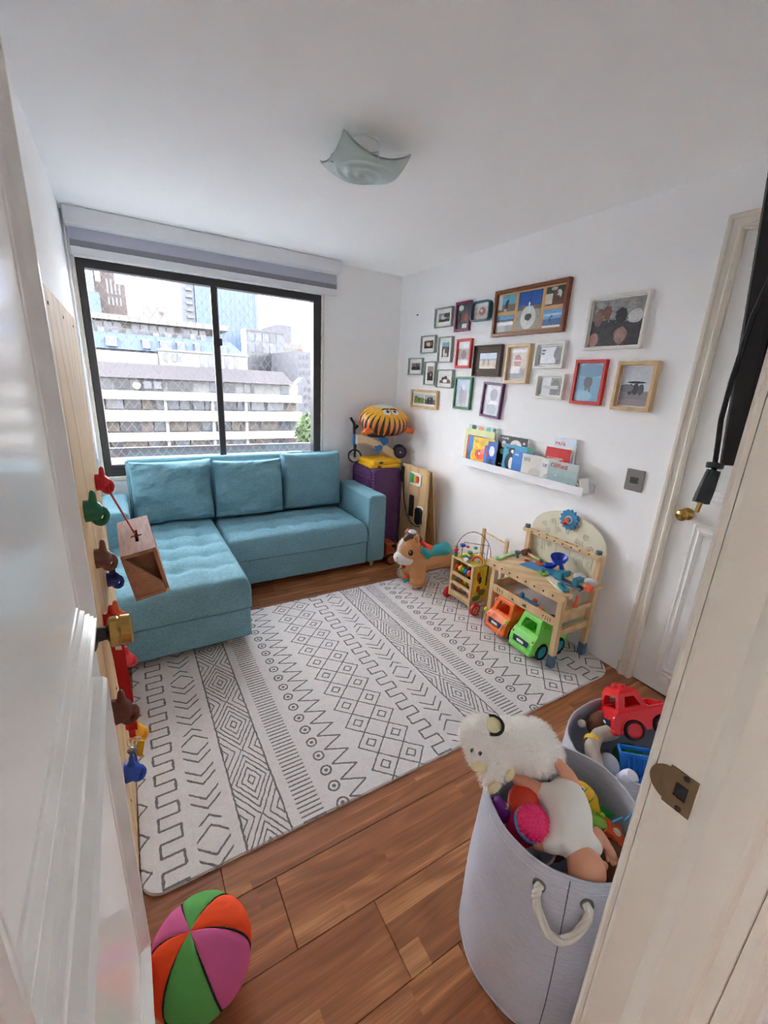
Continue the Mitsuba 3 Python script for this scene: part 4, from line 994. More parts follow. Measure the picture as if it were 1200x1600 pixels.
tv = thing('television', 'black television tilted forward on the wall beside the doorway, seen edge-on', 'television')
MT = frame_at((.75, .276, 1.40), (1, 0, 0), (0, .9955, .0945), (0, -.0945 * -1, .9955))
MT = frame_at((.745, .270, 1.405), (1, 0, 0), (0, .9954, -.0958), (0, .0958, .9954))
part(tv, 'body', xf(bx(0, .98, -.018, .012, 0, .60, .004), MT), 'black')
part(tv, 'back_cover', xf(bx(.06, .92, -.045, -.018, .03, .45, .012), MT), 'black')
part(tv, 'screen', xf(bx(.008, .972, .012, .0135, .014, .592), MT), 'black_gloss')
part(tv, 'bracket', cat(bx(1.1, 1.35, YF, YF + .012, 1.5, 1.8, .003), bx(1.2, 1.25, YF + .01, .245, 1.60, 1.64)), 'dark_metal')
mat('plug_dark', '20282b', .45)
part(tv, 'power_cord', tube([(.80, .235, 1.72), (.735, .272, 1.69), (.715, .278, 1.60), (.700, .276, 1.52), (.690, .272, 1.47), (.688, .268, 1.445), (.680, .262, 1.42), (.674, .258, 1.405)], .0032, 8), 'black')
pg = part(tv, 'plug', cat(tube([(.676, .259, 1.414), (.6745, .2585, 1.408)], .010, 14), mv(hullpts(np.vstack([trimesh.creation.cylinder(.008, .003, sections=14).vertices + (0, 0, -.002), [(x, y, -.028) for x in (-.013, .013) for y in (-.008, .008)], [(x, y, -.046) for x in (-.015, .015) for y in (-.008, .008)]])), (.674, .258, 1.405), (8, 12, 30))), 'plug_dark', 25, label='dark three-pin plug hanging down')
for k in (-1, 0, 1):
    part(pg, 'pin', mv(cyl((k * .0095, 0, -.046), (k * .0095, 0, -.060), .0018, 8), (.674, .258, 1.405), (8, 12, 30)), 'brass')
# ------------------------------------------------------------------ corner: suitcase, boxes, balance bike, balloon, busy board
def MM(t):
    t = trimesh.Trimesh(t.vertices, t.faces, process=True)
    return m3.Manifold(m3.Mesh(np.asarray(t.vertices, np.float32), np.asarray(t.faces, np.uint32)))


def TT(man):
    me = man.to_mesh(); return trimesh.Trimesh(me.vert_properties[:, :3], me.tri_verts, process=True)


def _dots(p, n, uv):
    # printed polka dots on the suitcase cloth
    u = dr.select(dr.abs(n.y) > .6, p.x, p.y); v = dr.select(dr.abs(n.z) > .6, p.x, p.z)
    a, b = (u + v) / .026, (u - v) / .026
    d = dr.sqrt(dr.square(a - dr.floor(a) - .5) + dr.square(b - dr.floor(b) - .5))
    t = 1 - mikit.smoothstep(.15, .22, d)
    w = mikit.noise(p.x * 300, p.y * 300, p.z * 300)
    return mikit.mix(mikit.mix(lin('4d1f58'), lin('64306f'), w), lin('d9c3da'), t * .9)


mat('case_purple', mikit.proc(_dots), .7, spec=.2); mat('case_trim', '5b2a66', .5)
su = thing('suitcase', 'purple polka dot fabric suitcase standing between the sofa arm and the corner', 'suitcase')
part(su, 'body', rbox(1.785, 2.075, 3.13, 3.53, .03, .772, .03, 10), 'case_purple', 30)
for pts in ([(1.785, y, z) for y, z in ((3.16, .06), (3.16, .74), (3.19, .77), (3.47, .77), (3.50, .74), (3.50, .06))],):
    part(su, 'piping', tube([(1.783, y, z) for _, y, z in pts], .006, 8), 'case_trim', 40)
part(su, 'piping', tube([(1.80, 3.128, .06), (1.80, 3.128, .745), (1.83, 3.128, .768), (2.04, 3.128, .768), (2.065, 3.128, .745), (2.065, 3.128, .06)], .006, 8), 'case_trim', 40)
pk = part(su, 'front_pocket', rbox(1.768, 1.80, 3.185, 3.47, .15, .69, .015, 8), 'case_purple', 30, label='front pocket')
part(pk, 'zip', tube([(1.767, 3.20, .2), (1.767, 3.20, .66), (1.767, 3.22, .68), (1.767, 3.435, .68), (1.767, 3.455, .66), (1.767, 3.455, .2)], .004, 6), 'case_trim')
part(su, 'handle', tube([(2.078, 3.20, .58), (2.094, 3.22, .60), (2.094, 3.22, .72), (2.078, 3.20, .74)], .011, 8), 'black', 40)
for x, y in ((1.81, 3.16), (2.05, 3.16), (1.81, 3.5), (2.05, 3.5)): part(su, 'wheel', mv(cyl((0, -.012, 0), (0, .012, 0), .022, 16), (x, y, .022)), 'black', 30)

mat('box_yellow', 'efb91a', .35); mat('box_mark', '4a3a12', .5)
for k, (z, dx, dy, a, t) in enumerate(((.7735, 0, 0, -3, 'lower'), (.8065, .008, .012, 2, 'upper'))):
    bxk = thing('yellow_case', f'flat yellow plastic tool case, {t} of the two stacked on the purple suitcase', 'case', 'yellow cases on the suitcase')
    M = trimesh.transformations.rotation_matrix(math.radians(a), (0, 0, 1), (1.94, 3.33, 0))
    part(bxk, 'shell', xf(rbox(1.80 + dx, 2.09 + dx, 3.17 + dy, 3.47 + dy, z, z + .0305, .006, 8), M), 'box_yellow', 30)
    part(bxk, 'rib', xf(cat(*[bx(1.82 + dx + i * .05, 1.845 + dx + i * .05, 3.18 + dy, 3.46 + dy, z + .0305, z + .032) for i in range(5)]), M), 'box_yellow')
    part(bxk, 'latch', xf(bx(1.86 + dx, 1.895 + dx, 3.166 + dy, 3.171 + dy, z + .006, z + .024, .001), M), 'box_mark'); part(bxk, 'latch', xf(bx(1.99 + dx, 2.025 + dx, 3.166 + dy, 3.171 + dy, z + .006, z + .024, .001), M), 'box_yellow')

mat('bike_wood', 'dcc8a2', .5); mat('bike_blue', '2f6fae', .35); mat('rubber', '1b1a1c', .7); mat('plastic_white', 'e9e7e3', .3); mat('hub_violet', '3a2f45', .4)
bi = thing('balance_bike', 'small wooden balance bike with black and white wheels standing on the yellow cases', 'balance bike')
PA, PB = np.array([1.775, 3.47, .840]), np.array([2.150, 3.295, .897])
d = PB - PA; d[2] = 0; d /= np.linalg.norm(d); nn = np.cross([0, 0, 1], d); MBk = frame_at(PA, d, nn, (0, 0, 1))     # x along the bike, y sideways, z up
def wheel(parent, M, r, w, hub, spokes=8, tyre='rubber', flat=False):
    wk = part(parent, 'wheel', xf(lathe([(r * .80, -w * .5), (r * .93, -w * .5), (r, -w * .25), (r, w * .25), (r * .93, w * .5), (r * .80, w * .5), (r * .80, -w * .5)], 32, 'y'), M), tyre, 40)
    if flat:
        part(wk, 'hub', xf(lathe([(0, -w * .35), (r * .5, -w * .45), (r * .81, -w * .3), (r * .81, w * .3), (r * .5, w * .45), (0, w * .35)], 28, 'y'), M), hub, 40)
    else:
        s = [lathe([(r * .72, -w * .4), (r * .81, -w * .4), (r * .81, w * .4), (r * .72, w * .4), (r * .72, -w * .4)], 28, 'y'), lathe([(0, -w * .55), (r * .2, -w * .55), (r * .2, w * .55), (0, w * .55)], 16, 'y')]
        for k in range(spokes):
            a = 2 * PI * k / spokes
            s.append(mv(bx(r * .15, r * .75, -w * .3, w * .3, -r * .07, r * .07), (0, 0, 0), (0, math.degrees(a), 0)))
        part(wk, 'hub', xf(cat(*s), M), hub)
    return wk
wheel(bi, MBk, .062, .026, 'plastic_white', 7)
part(bi, 'fork', xf(cat(bx(-.010, .012, -.024, -.015, -.012, .105, .003), bx(-.010, .012, .015, .024, -.012, .105, .003), bx(-.012, .014, -.026, .026, .075, .11, .004)), MBk), 'black')
part(bi, 'head_tube', xf(cat(rbox(-.022, .004, -.024, .024, .095, .20, .008, 8)), MBk), 'bike_blue', 30, label='blue head block'); part(bi, 'head_band', xf(rbox(.002, .026, -.023, .023, .10, .195, .006, 8), MBk), 'plastic_white', 30)
part(bi, 'handlebar', xf(tube([(-.045, -.02, .345), (-.040, -.02, .335), (-.012, -.01, .29), (-.008, 0, .24), (-.008, 0, .19)], .0115, 10), MBk), 'black', 40)
part(bi, 'handlebar', xf(tube([(.02, .13, .262), (.02, .08, .26), (-.008, .03, .235), (-.008, 0, .2)], .0115, 10), MBk), 'black', 40)
fr_ = [(.012, .195), (.07, .19), (.16, .165), (.25, .12), (.335, .075), (.40, .035), (.40, .0), (.36, -.002), (.30, .035), (.22, .085), (.14, .118), (.07, .13), (.012, .125)]
part(bi, 'frame_beam', xf(ext(Polygon(fr_).buffer(.004), .036, 'xz', -.018), MBk), 'bike_wood', 30, label='curved pale wooden beam')
part(bi, 'frame_rod', xf(tube([(.03, 0, .118), (.10, 0, .112), (.18, 0, .085), (.26, 0, .040), (.36, 0, -.005)], .009, 8), MBk), 'pine', 40)
part(bi, 'clamp', xf(cat(cyl((.225, -.03, .085), (.225, .03, .085), .026, 18), bx(.18, .235, -.026, .026, .055, .10, .006)), MBk), 'bike_blue', 30)
part(bi, 'seat', xf(ell((.20, 0, .20), (.10, .045, .026), 10), MBk), 'rubber', True); part(bi, 'seat_post', xf(hullpts([(x, y, z) for x, z in ((.20, .19), (.30, .17), (.30, .13), (.26, .10)) for y in (-.03, .03)]), MBk), 'bike_blue')
MR = MBk.copy(); MR[:3, 3] = PB + nn * .045; wheel(bi, MR, .058, .024, 'hub_violet', flat=True); MR = MBk.copy(); MR[:3, 3] = PB - nn * .045; wheel(bi, MR, .058, .024, 'hub_violet', flat=True)
part(bi, 'axle', xf(cyl((.413, -.06, .057), (.413, .06, .057), .007, 10), MBk), 'steel')


def _tiger(p, n, uv):
    # printed foil: stripes run down from the crown round the rim
    a = uv.x * 26; k = dr.abs(a - dr.floor(a) - .5) * 2
    stripe = (1 - mikit.smoothstep(.0, .10, k - dr.clip((.80 - uv.y) * 1.6, 0, .62))) * (1 - mikit.smoothstep(.77, .80, uv.y)) * mikit.smoothstep(.16, .22, uv.y)
    body = mikit.mix(lin('e2571a'), lin('f2b01f'), mikit.smoothstep(.36, .74, uv.y))
    return mikit.mix(body, lin('17131c'), stripe)


mat('foil_tiger', mikit.proc(_tiger), .22, spec=.7, clearcoat=.6); mat('foil_orange', 'e8762a', .25, clearcoat=.5); mat('foil_cream', 'd9d8cc', .25, clearcoat=.5)
bl = thing('foil_balloon', 'round orange tiger-striped foil balloon with printed eyes resting on top of the bike', 'balloon')
nu, nv = 105, 40
MBl = frame_at((2.0, 3.345, 1.172), (1, 0, 0), (0, .94, .34), (0, -.34, .94))
def bal(u, v):
    ph, th = u * 2 * PI, v * PI
    pl = 1 + .018 * np.cos(26 * ph) * np.sin(th) ** 8
    r = .232 * np.sin(th) ** .82 * pl
    return np.stack([r * np.cos(ph), r * .80 * np.sin(ph), -.112 * np.cos(th) * np.abs(np.cos(th)) ** -.25 * 1.0])
bm = grid(nu, nv, lambda u, v: bal(u, np.clip(v, .01, .99)))
uu, vv = np.meshgrid(np.linspace(0, 1, nu), np.linspace(0, 1, nv), indexing='ij')
part(bl, 'body', xf(bm, MBl), 'foil_tiger', True, uv=np.stack([uu.ravel(), vv.ravel()], 1), label='orange foil with black stripes')
for sx in (-1, 1):
    part(bl, 'eye', xf(mv(ell((0, 0, 0), (.034, .034, .006), 12), (sx * .042 + .0, -.075, .109), (18, sx * 4, 0)), MBl), 'plastic_white', True); part(bl, 'pupil', xf(mv(ell((0, 0, 0), (.014, .016, .005), 10), (sx * .036, -.074, .115), (18, sx * 4, 0)), MBl), 'black_gloss', True)
    part(bl, 'eyebrow', xf(tube([(sx * .075, -.04, .117), (sx * .045, -.028, .121), (sx * .012, -.034, .121)], .005, 8), MBl), 'black', True)
    pw = part(bl, 'paw', xf(cat(mv(ell((0, 0, 0), (.06, .035, .028), 10), (sx * .205, -.11, -.045), (0, 0, sx * -20)), *[ell((sx * (.235 + .012 * k), -.13 - .0 * k + .012 * k, -.062), (.013, .014, .014), 8) for k in range(3)]), MBl), 'foil_orange', True)
part(bl, 'crown_patch', xf(ell((0, .045, .103), (.10, .045, .014), 12), MBl), 'foil_cream', True)

bb = thing('busy_board', 'plywood A-frame busy board with a xylophone and black telephone parts beside the suitcase', 'busy board')
part(bb, 'front_panel', bx(2.085, 2.100, 2.735, 3.125, .001, .822, .0015), 'plywood')
Mk = frame_at((2.122, 2.735, .815), (.139, 0, -.99), (0, 1, 0), (.99, 0, .139))
part(bb, 'rear_panel', xf(bx(0, .815, 0, .39, -.006, .006, .001), Mk), 'plywood')
part(bb, 'hinge', cat(bx(2.10, 2.126, 2.80, 2.86, .800, .806), bx(2.10, 2.126, 3.0, 3.06, .800, .806)), 'brass')
part(bb, 'latch', cat(cyl((2.10, 2.80, .42), (2.145, 2.80, .42), .008, 8), rbox(2.14, 2.165, 2.785, 2.815, .405, .435, .004, 6)), 'brass')
xp = part(bb, 'xylophone', ext(sbox(2.832, .668, 2.990, .776).buffer(-.012).buffer(.012), .008, 'yz', 2.0765), 'plastic_white', label='small white xylophone board')
for k, c in enumerate(('5aa9b8', '3f9f5a', '3f9f5a', 'e8c24a', 'e0762a', 'd9482e')):
    mat('xylo_%d' % k, c, .35); part(xp, 'key', bx(2.069, 2.0764, 2.968 - k * .022, 2.985 - k * .022, .682 + .003 * k, .766 - .003 * k, .001), 'xylo_%d' % k)
part(bb, 'remote_control', rbox(2.066, 2.0848, 2.918, 2.972, .385, .572, .006, 8), 'black', 30); part(bb, 'remote_buttons', cat(*[ell((2.066, 2.945 + dy, z), (.002, .007, .005), 6) for z in np.arange(.42, .54, .024) for dy in (-.013, .013)]), 'socket_dark')
part(bb, 'telephone_handset', ext(sbox(2.775, .345, 2.858, .49).buffer(-.03).buffer(.03), .030, 'yz', 2.0548), 'black', 30)
part(bb, 'handset_ring', ext(sbox(2.767, .335, 2.866, .50).buffer(-.03).buffer(.03), .006, 'yz', 2.0788), 'plastic_white', 30)
part(bb, 'cable', tube([(2.078, 3.09, .70), (2.075, 3.085, .60), (2.072, 3.05, .48), (2.07, 2.99, .38), (2.07, 2.93, .33), (2.07, 2.86, .315), (2.07, 2.80, .33)], .006, 8), 'socket_dark', 40)
part(bb, 'switch_box', rbox(2.06, 2.085, 3.095, 3.12, .66, .80, .006, 8), 'black', 30)
sw = thing('adapter_plug', 'white plug adapter on the wall behind the suitcase', 'plug')
put(sw, rbox(2.222, 2.2508, 3.08 + .10, 3.135 + .10, .46, .535, .006, 8), 'plastic_white', 30)

# orange brown toy car behind the pony
mat('toy_rust', 'a8542a', .4); mat('toy_navy', '1c3c58', .4)
tc = thing('toy_tractor', 'rust orange toy tractor with dark wheels by the sofa leg behind the pony', 'toy tractor')
part(tc, 'body', cat(rbox(1.80, 1.95, 2.86, 2.97, .05, .105, .012, 8), rbox(1.80, 1.86, 2.87, 2.96, .10, .175, .012, 8)), 'toy_rust', 30); part(tc, 'roof', rbox(1.79, 1.875, 2.855, 2.975, .175, .192, .006, 8), 'toy_rust', 30)
part(tc, 'exhaust', cyl((1.92, 2.92, .1), (1.92, 2.92, .20), .007, 10), 'toy_navy')
for x, r in ((1.835, .05), (1.93, .035)):
    for y in (2.845, 2.985): wheel(tc, frame_at((x, y, r), (1, 0, 0), (0, 1, 0), (0, 0, 1)), r, .026, 'toy_rust', flat=True)

# ------------------------------------------------------------------ ride-on pony
mat('pony_tan', 'c58a58', .4, spec=.4); mat('pony_cream', 'd9d3cc', .4); mat('pony_brown', '5a3a2c', .4); mat('pony_teal', '2a9aa0', .35); mat('pony_red', 'ef4f3a', .35); mat('pony_ear', 'b0764a', .5); mat('grey_shell', 'b9bcc2', .15)
po = thing('ride_on_pony', 'tan plastic ride-on pony with teal saddle and red handle on the rug', 'ride-on toy')
RG = .0095
py = 2.462
body = blob([((1.78, py, .185), .085, (1.84, py, .175), .080), ((1.84, py, .175), .075, (2.14, py, .165), .070), ((2.14, py, .165), .078, (2.21, py, .13), .07),
             ((1.80, py - .05, .15), .07, (1.785, py - .085, .075), .058), ((1.80, py + .05, .15), .07, (1.785, py + .085, .075), .058),
             ((2.19, py - .05, .13), .05, (2.205, py - .06, .07), .045), ((2.19, py + .05, .13), .05, (2.205, py + .06, .07), .045), ((1.77, py, .22), .07, (1.755, py, .28), .075)], .012, 14)
part(po, 'body', body, 'pony_tan', True)
head = blob([((1.745, py, .302), (.094, .096, .100)), ((1.715, py, .270), .066, (1.690, py, .250), .056)], .010, 12)
part(po, 'head', head, 'pony_tan', True)
muz = blob([((1.672, py, .246), .054, (1.690, py, .250), .060), ((1.674, py - .026, .238), .044, (1.712, py - .046, .234), .040), ((1.674, py + .026, .238), .044, (1.712, py + .046, .234), .040)], .008, 8)
part(po, 'muzzle', muz, 'pony_cream', True, label='cream muzzle')
part(po, 'blaze', blob([((1.669, py, .285), .026, (1.671, py, .335), .022), ((1.671, py, .335), .022, (1.698, py, .376), .024)], .006, 6), 'pony_cream', True, label='cream blaze')
part(po, 'mouth', tube([(1.634, py - .026, .222), (1.624, py - .008, .216), (1.626, py + .012, .218)], .003, 6), 'black')
part(po, 'nostril', tube([(1.631, py - .034, .254), (1.623, py - .026, .262), (1.622, py - .018, .255)], .002, 6), 'pony_ear')
for s in (-1, 1):
    part(po, 'eye', mv(ell((0, 0, 0), (.018, .010, .024), 12), (1.704, py + s * .083, .306), (0, 0, s * 28)), 'black_gloss', True); part(po, 'eye_glint', ell((1.694, py + s * .0895, .317), (.005, .0035, .006), 8), 'plastic_white', True)
    e = part(po, 'ear', blob([((1.765, py + s * .055, .385), .026, (1.768, py + s * .066, .432), .011)], .006, 6), 'pony_tan', True); part(e, 'inner_ear', mv(ell((0, 0, 0), (.008, .013, .025), 10), (1.748, py + s * .060, .405), (s * -10, -10, 0)), 'pony_ear', True)
    hf = part(po, 'hoof', blob([((1.780, py + s * .088, .066), (.066, .060, .054))], .012, 4), 'pony_tan', True); part(hf, 'mark', tube([(1.722, py + s * .088 + .012 * math.cos(a), .052 + .012 * math.sin(a)) for a in np.linspace(.3, 5.3, 12)], .002, 6), 'pony_cream')
    part(hf, 'caster', mv(cyl((0, -.02, 0), (0, .02, 0), .022, 16), (1.79, py + s * .088, RG + .022)), 'black')
part(po, 'mane', blob([((1.735, py, .398), .036, (1.775, py, .418), .032), ((1.775, py, .418), .030, (1.835, py, .36), .026), ((1.70, py - .008, .385), .022, (1.735, py, .40), .030)], .007, 8), 'pony_brown', True)
part(po, 'visor', ell((1.765, py, .434), (.032, .036, .018), 12), 'grey_shell', True, label='shiny grey crown piece')
part(po, 'handle', cat(cyl((1.842, py - .135, .345), (1.842, py + .135, .345), .0165, 16), cyl((1.842, py - .137, .345), (1.842, py - .118, .345), .020, 16), cyl((1.842, py + .118, .345), (1.842, py + .137, .345), .020, 16)), 'pony_red', 30, label='red handlebar')
part(po, 'saddle', blob([((1.89, py, .235), (.045, .075, .045)), ((1.90, py, .24), .045, (2.0, py, .232), .052), ((2.0, py, .232), .055, (2.10, py, .255), .048), ((2.08, py, .245), (.06, .08, .042))], .010, 12), 'pony_teal', True, label='teal saddle')
part(po, 'collar_tag', mv(cyl((0, 0, -.006), (0, 0, .006), .020, 18), (1.695, py - .012, .175), (0, 80, 0)), 'hold_red', 30)
part(po, 'tassel', cat(tube([(1.69, py - .01, .16), (1.675, py + .03, .125), (1.68, py - .0, .095), (1.685, py - .04, .07)], .006, 8), ell((1.70, py - .045, .068), (.018, .018, .016), 10)), 'pony_teal', True); part(po, 'bead', cat(ell((1.695, py - .03, .085), (.016, .016, .016), 10), ell((1.70, py - .055, .10), (.013, .013, .013), 10)), 'hold_orange', True)

# ------------------------------------------------------------------ activity cube cart
mat('wood_pale', mikit.proc(_pine), .5); mat('toy_red', 'cc2430', .35); mat('toy_green', '2f8a48', .35); mat('toy_blue', '2a54b8', .35); mat('toy_yellow', 'eebf1f', .35); mat('toy_orange', 'e8702a', .35); mat('cube_top', 'c9c23f', .5)
PSIDE = picture('d9c52f', 'c9b52a', .3, [(0, .3, .72, .12, .14, 'b8352a'), (0, .42, .6, .11, .1, '2f2f5a'), (0, .35, .35, .13, .1, 'b8352a'), (1, .85, .7, .05, .3, '4a3426'), (0, .6, .22, .25, .1, '7a6a3a'), (0, .25, .08, .3, .08, '4f7a34')], .16)
ac = thing('activity_cube', 'wooden activity cube cart with bead maze and abacus rows on red wheels', 'activity cube')
cx0, cx1, cy0, cy1, cz0, cz1 = 1.880, 2.055, 1.900, 2.128, .075, .345
for a, b in ((cx0, cy0), (cx0, cy1 - .022), (cx1 - .022, cy0), (cx1 - .022, cy1 - .022)): part(ac, 'post', bx(a, a + .022, b, b + .022, cz0 - .02, cz1, .002), 'wood_pale')
part(ac, 'top', bx(cx0, cx1, cy0, cy1, cz1, cz1 + .010, .002), 'wood_pale'); part(ac, 'top_print', bx(cx0 + .018, cx1 - .012, cy0 + .018, cy1 - .018, cz1 + .0102, cz1 + .0118), 'cube_top', label='yellow green printed top')
m = bx(cx0 + .02, cx1 - .02, cy0 + .003, cy0 + .012, cz0 + .02, cz1 - .002); part(ac, 'side_panel', m, 'print', uv=print_uv(PSIDE, m, 1, 3), label='yellow printed side panel')
part(ac, 'side_panel', bx(cx0 + .02, cx1 - .02, cy1 - .012, cy1 - .003, cz0, cz1 - .002), 'cube_top'); part(ac, 'back_panel', bx(cx1 - .012, cx1 - .004, cy0 + .02, cy1 - .02, cz0, cz1), 'socket_dark')
for z in (.085, .155, .225): part(ac, 'shelf_rail', bx(cx0, cx0 + .016, cy0 + .018, cy1 - .018, z - (.02 if z < .1 else 0), z + .020, .001), 'wood_pale')
part(ac, 'floor_board', bx(cx0 + .01, cx1 - .01, cy0 + .01, cy1 - .01, cz0 - .005, cz0 + .005), 'wood_pale')
part(ac, 'hole_row', cat(*[lathe([(0, -.0008), (.004, -.0008), (.004, .001)], 8, 'x', (cx0, cy0 + .035 + k * .02, .078)) for k in range(9)]), 'socket_dark')
cl_ = ['toy_red', 'toy_yellow', 'toy_green', 'toy_blue', 'toy_orange']
rows = [(.282, .023, [(.175, 0), (.142, 1), (.105, 2), (.080, 3), (.052, 4)]), (.204, .0165, [(.155, 3), (.125, 0), (.085, 1), (.060, 2), (.036, 4)]), (.130, .0145, [(.185, 0), (.165, 3), (.145, 4), (.118, 0), (.100, 2), (.072, 3), (.048, 4)])]
for z, r, bs in rows:
    part(ac, 'abacus_rod', cyl((cx0 + .03, cy0 + .02, z), (cx0 + .03, cy1 - .02, z), .0025, 8), 'steel')
    for y, c in bs: part(ac, 'bead', lathe([(.003, -r * .72), (r * .7, -r * .6), (r, -r * .2), (r, r * .2), (r * .7, r * .6), (.003, r * .72)], 18, 'y', (cx0 + .030, cy0 + y + .008, z)), cl_[c], 40)
for y, s in ((cy0 - .030, -1), (cy1 + .030, 1)):
    w = part(ac, 'wheel', lathe([(0, -.012), (.030, -.012), (.034, -.014), (.042, -.008), (.042, .008), (.034, .014), (.030, .012), (0, .012)], 28, 'y', (cx0 + .026, y, RG + .042)), 'toy_red', 40)
    part(w, 'hub_disc', lathe([(0, -.0005), (.027, -.0005), (.027, .0008), (0, .0008)], 24, 'y', (cx0 + .026, y + s * .0128, RG + .042)), 'pine', 40)
    part(w, 'hub_blade', cat(*[mv(ext(Polygon([(.004, -.005), (.023, -.009), (.020, .010), (.006, .004)]), .0015, 'xz', -.00075), (cx0 + .026, y + s * .0146, RG + .042), (0, a, 0)) for a in (20, 140, 260)]), 'toy_red')
part(ac, 'axle', cyl((cx0 + .026, cy0 - .05, RG + .042), (cx0 + .026, cy1 + .05, RG + .042), .006, 10), 'pine')
for y in (cy0 + .011, cy1 - .011): part(ac, 'rear_foot', cyl((cx1 - .011, y, .0092), (cx1 - .011, y, cz0 - .018), .010, 12), 'pine')
for y in (1.845, 2.065): part(ac, 'push_post', bx(2.092, 2.112, y - .011, y + .011, .0095, .545 if y > 2 else .53, .002), 'pine')
part(ac, 'push_bar', cyl((2.102, 1.83, .505), (2.102, 2.08, .525), .006, 10), 'pine'); part(ac, 'push_brace', bx(2.05, 2.10, 1.84, 2.07, .20, .23, .002), 'pine')
mat('wire_red', '7a2a3a', .4); mat('wire_dark', '2e3438', .4)
part(ac, 'maze_wire', tube([(1.895 + .15 * t, 2.115 - .20 * t, .352 + .20 * math.sin(PI * t) ** .38) for t in np.linspace(0, 1, 40)], .0024, 8), 'wire_red', True)
part(ac, 'maze_wire', tube([(1.91, 2.06, .355), (1.91, 2.06, .455), (1.915, 2.05, .475), (1.99, 1.93, .485), (2.02, 1.93, .48), (2.02, 1.93, .355)], .0022, 8), 'wire_dark', True)
part(ac, 'maze_wire', tube([(1.90, 1.97, .355), (1.90, 1.97, .40), (1.93, 1.95, .43), (1.99, 1.93, .43), (2.0, 1.92, .355)], .0022, 8), 'wire_dark', True)
for x, y, z, r, c in ((1.9, 2.11, .425, .013, 'toy_green'), (1.9, 2.11, .402, .018, 'toy_red'), (1.9, 2.11, .382, .013, 'toy_blue'), (1.9, 2.11, .364, .017, 'toy_green'), (1.91, 2.058, .452, .021, 'toy_blue'), (1.93, 2.03, .447, .012, 'toy_red'), (1.96, 1.985, .45, .014, 'toy_green'), (1.925, 1.995, .418, .019, 'toy_green')):
    part(ac, 'maze_bead', lathe([(.002, -r * .5), (r * .8, -r * .45), (r, 0), (r * .8, r * .45), (.002, r * .5)], 14, 'z', (x, y, z)), c, 40)
for x, y, z, c in ((1.935, 2.0, .395, 'toy_yellow'), (1.935, 2.0, .38, 'toy_blue'), (1.96, 1.955, .37, 'plastic_white'), (1.93, 2.04, .37, 'toy_green'), (1.90, 2.0, .368, 'plastic_white')): part(ac, 'maze_block', bx(x - .014, x + .014, y - .016, y + .016, z - .010, z + .010, .002), c)
for r, c in ((.05, 'toy_yellow'), (.038, 'toy_red')): part(ac, 'arch_block', tube([(1.955 + .02 * math.cos(a), 1.945 - r * .8 * math.cos(a), .36 + r * math.sin(a)) for a in np.linspace(0, PI, 16)], .007, 8), c, 40)

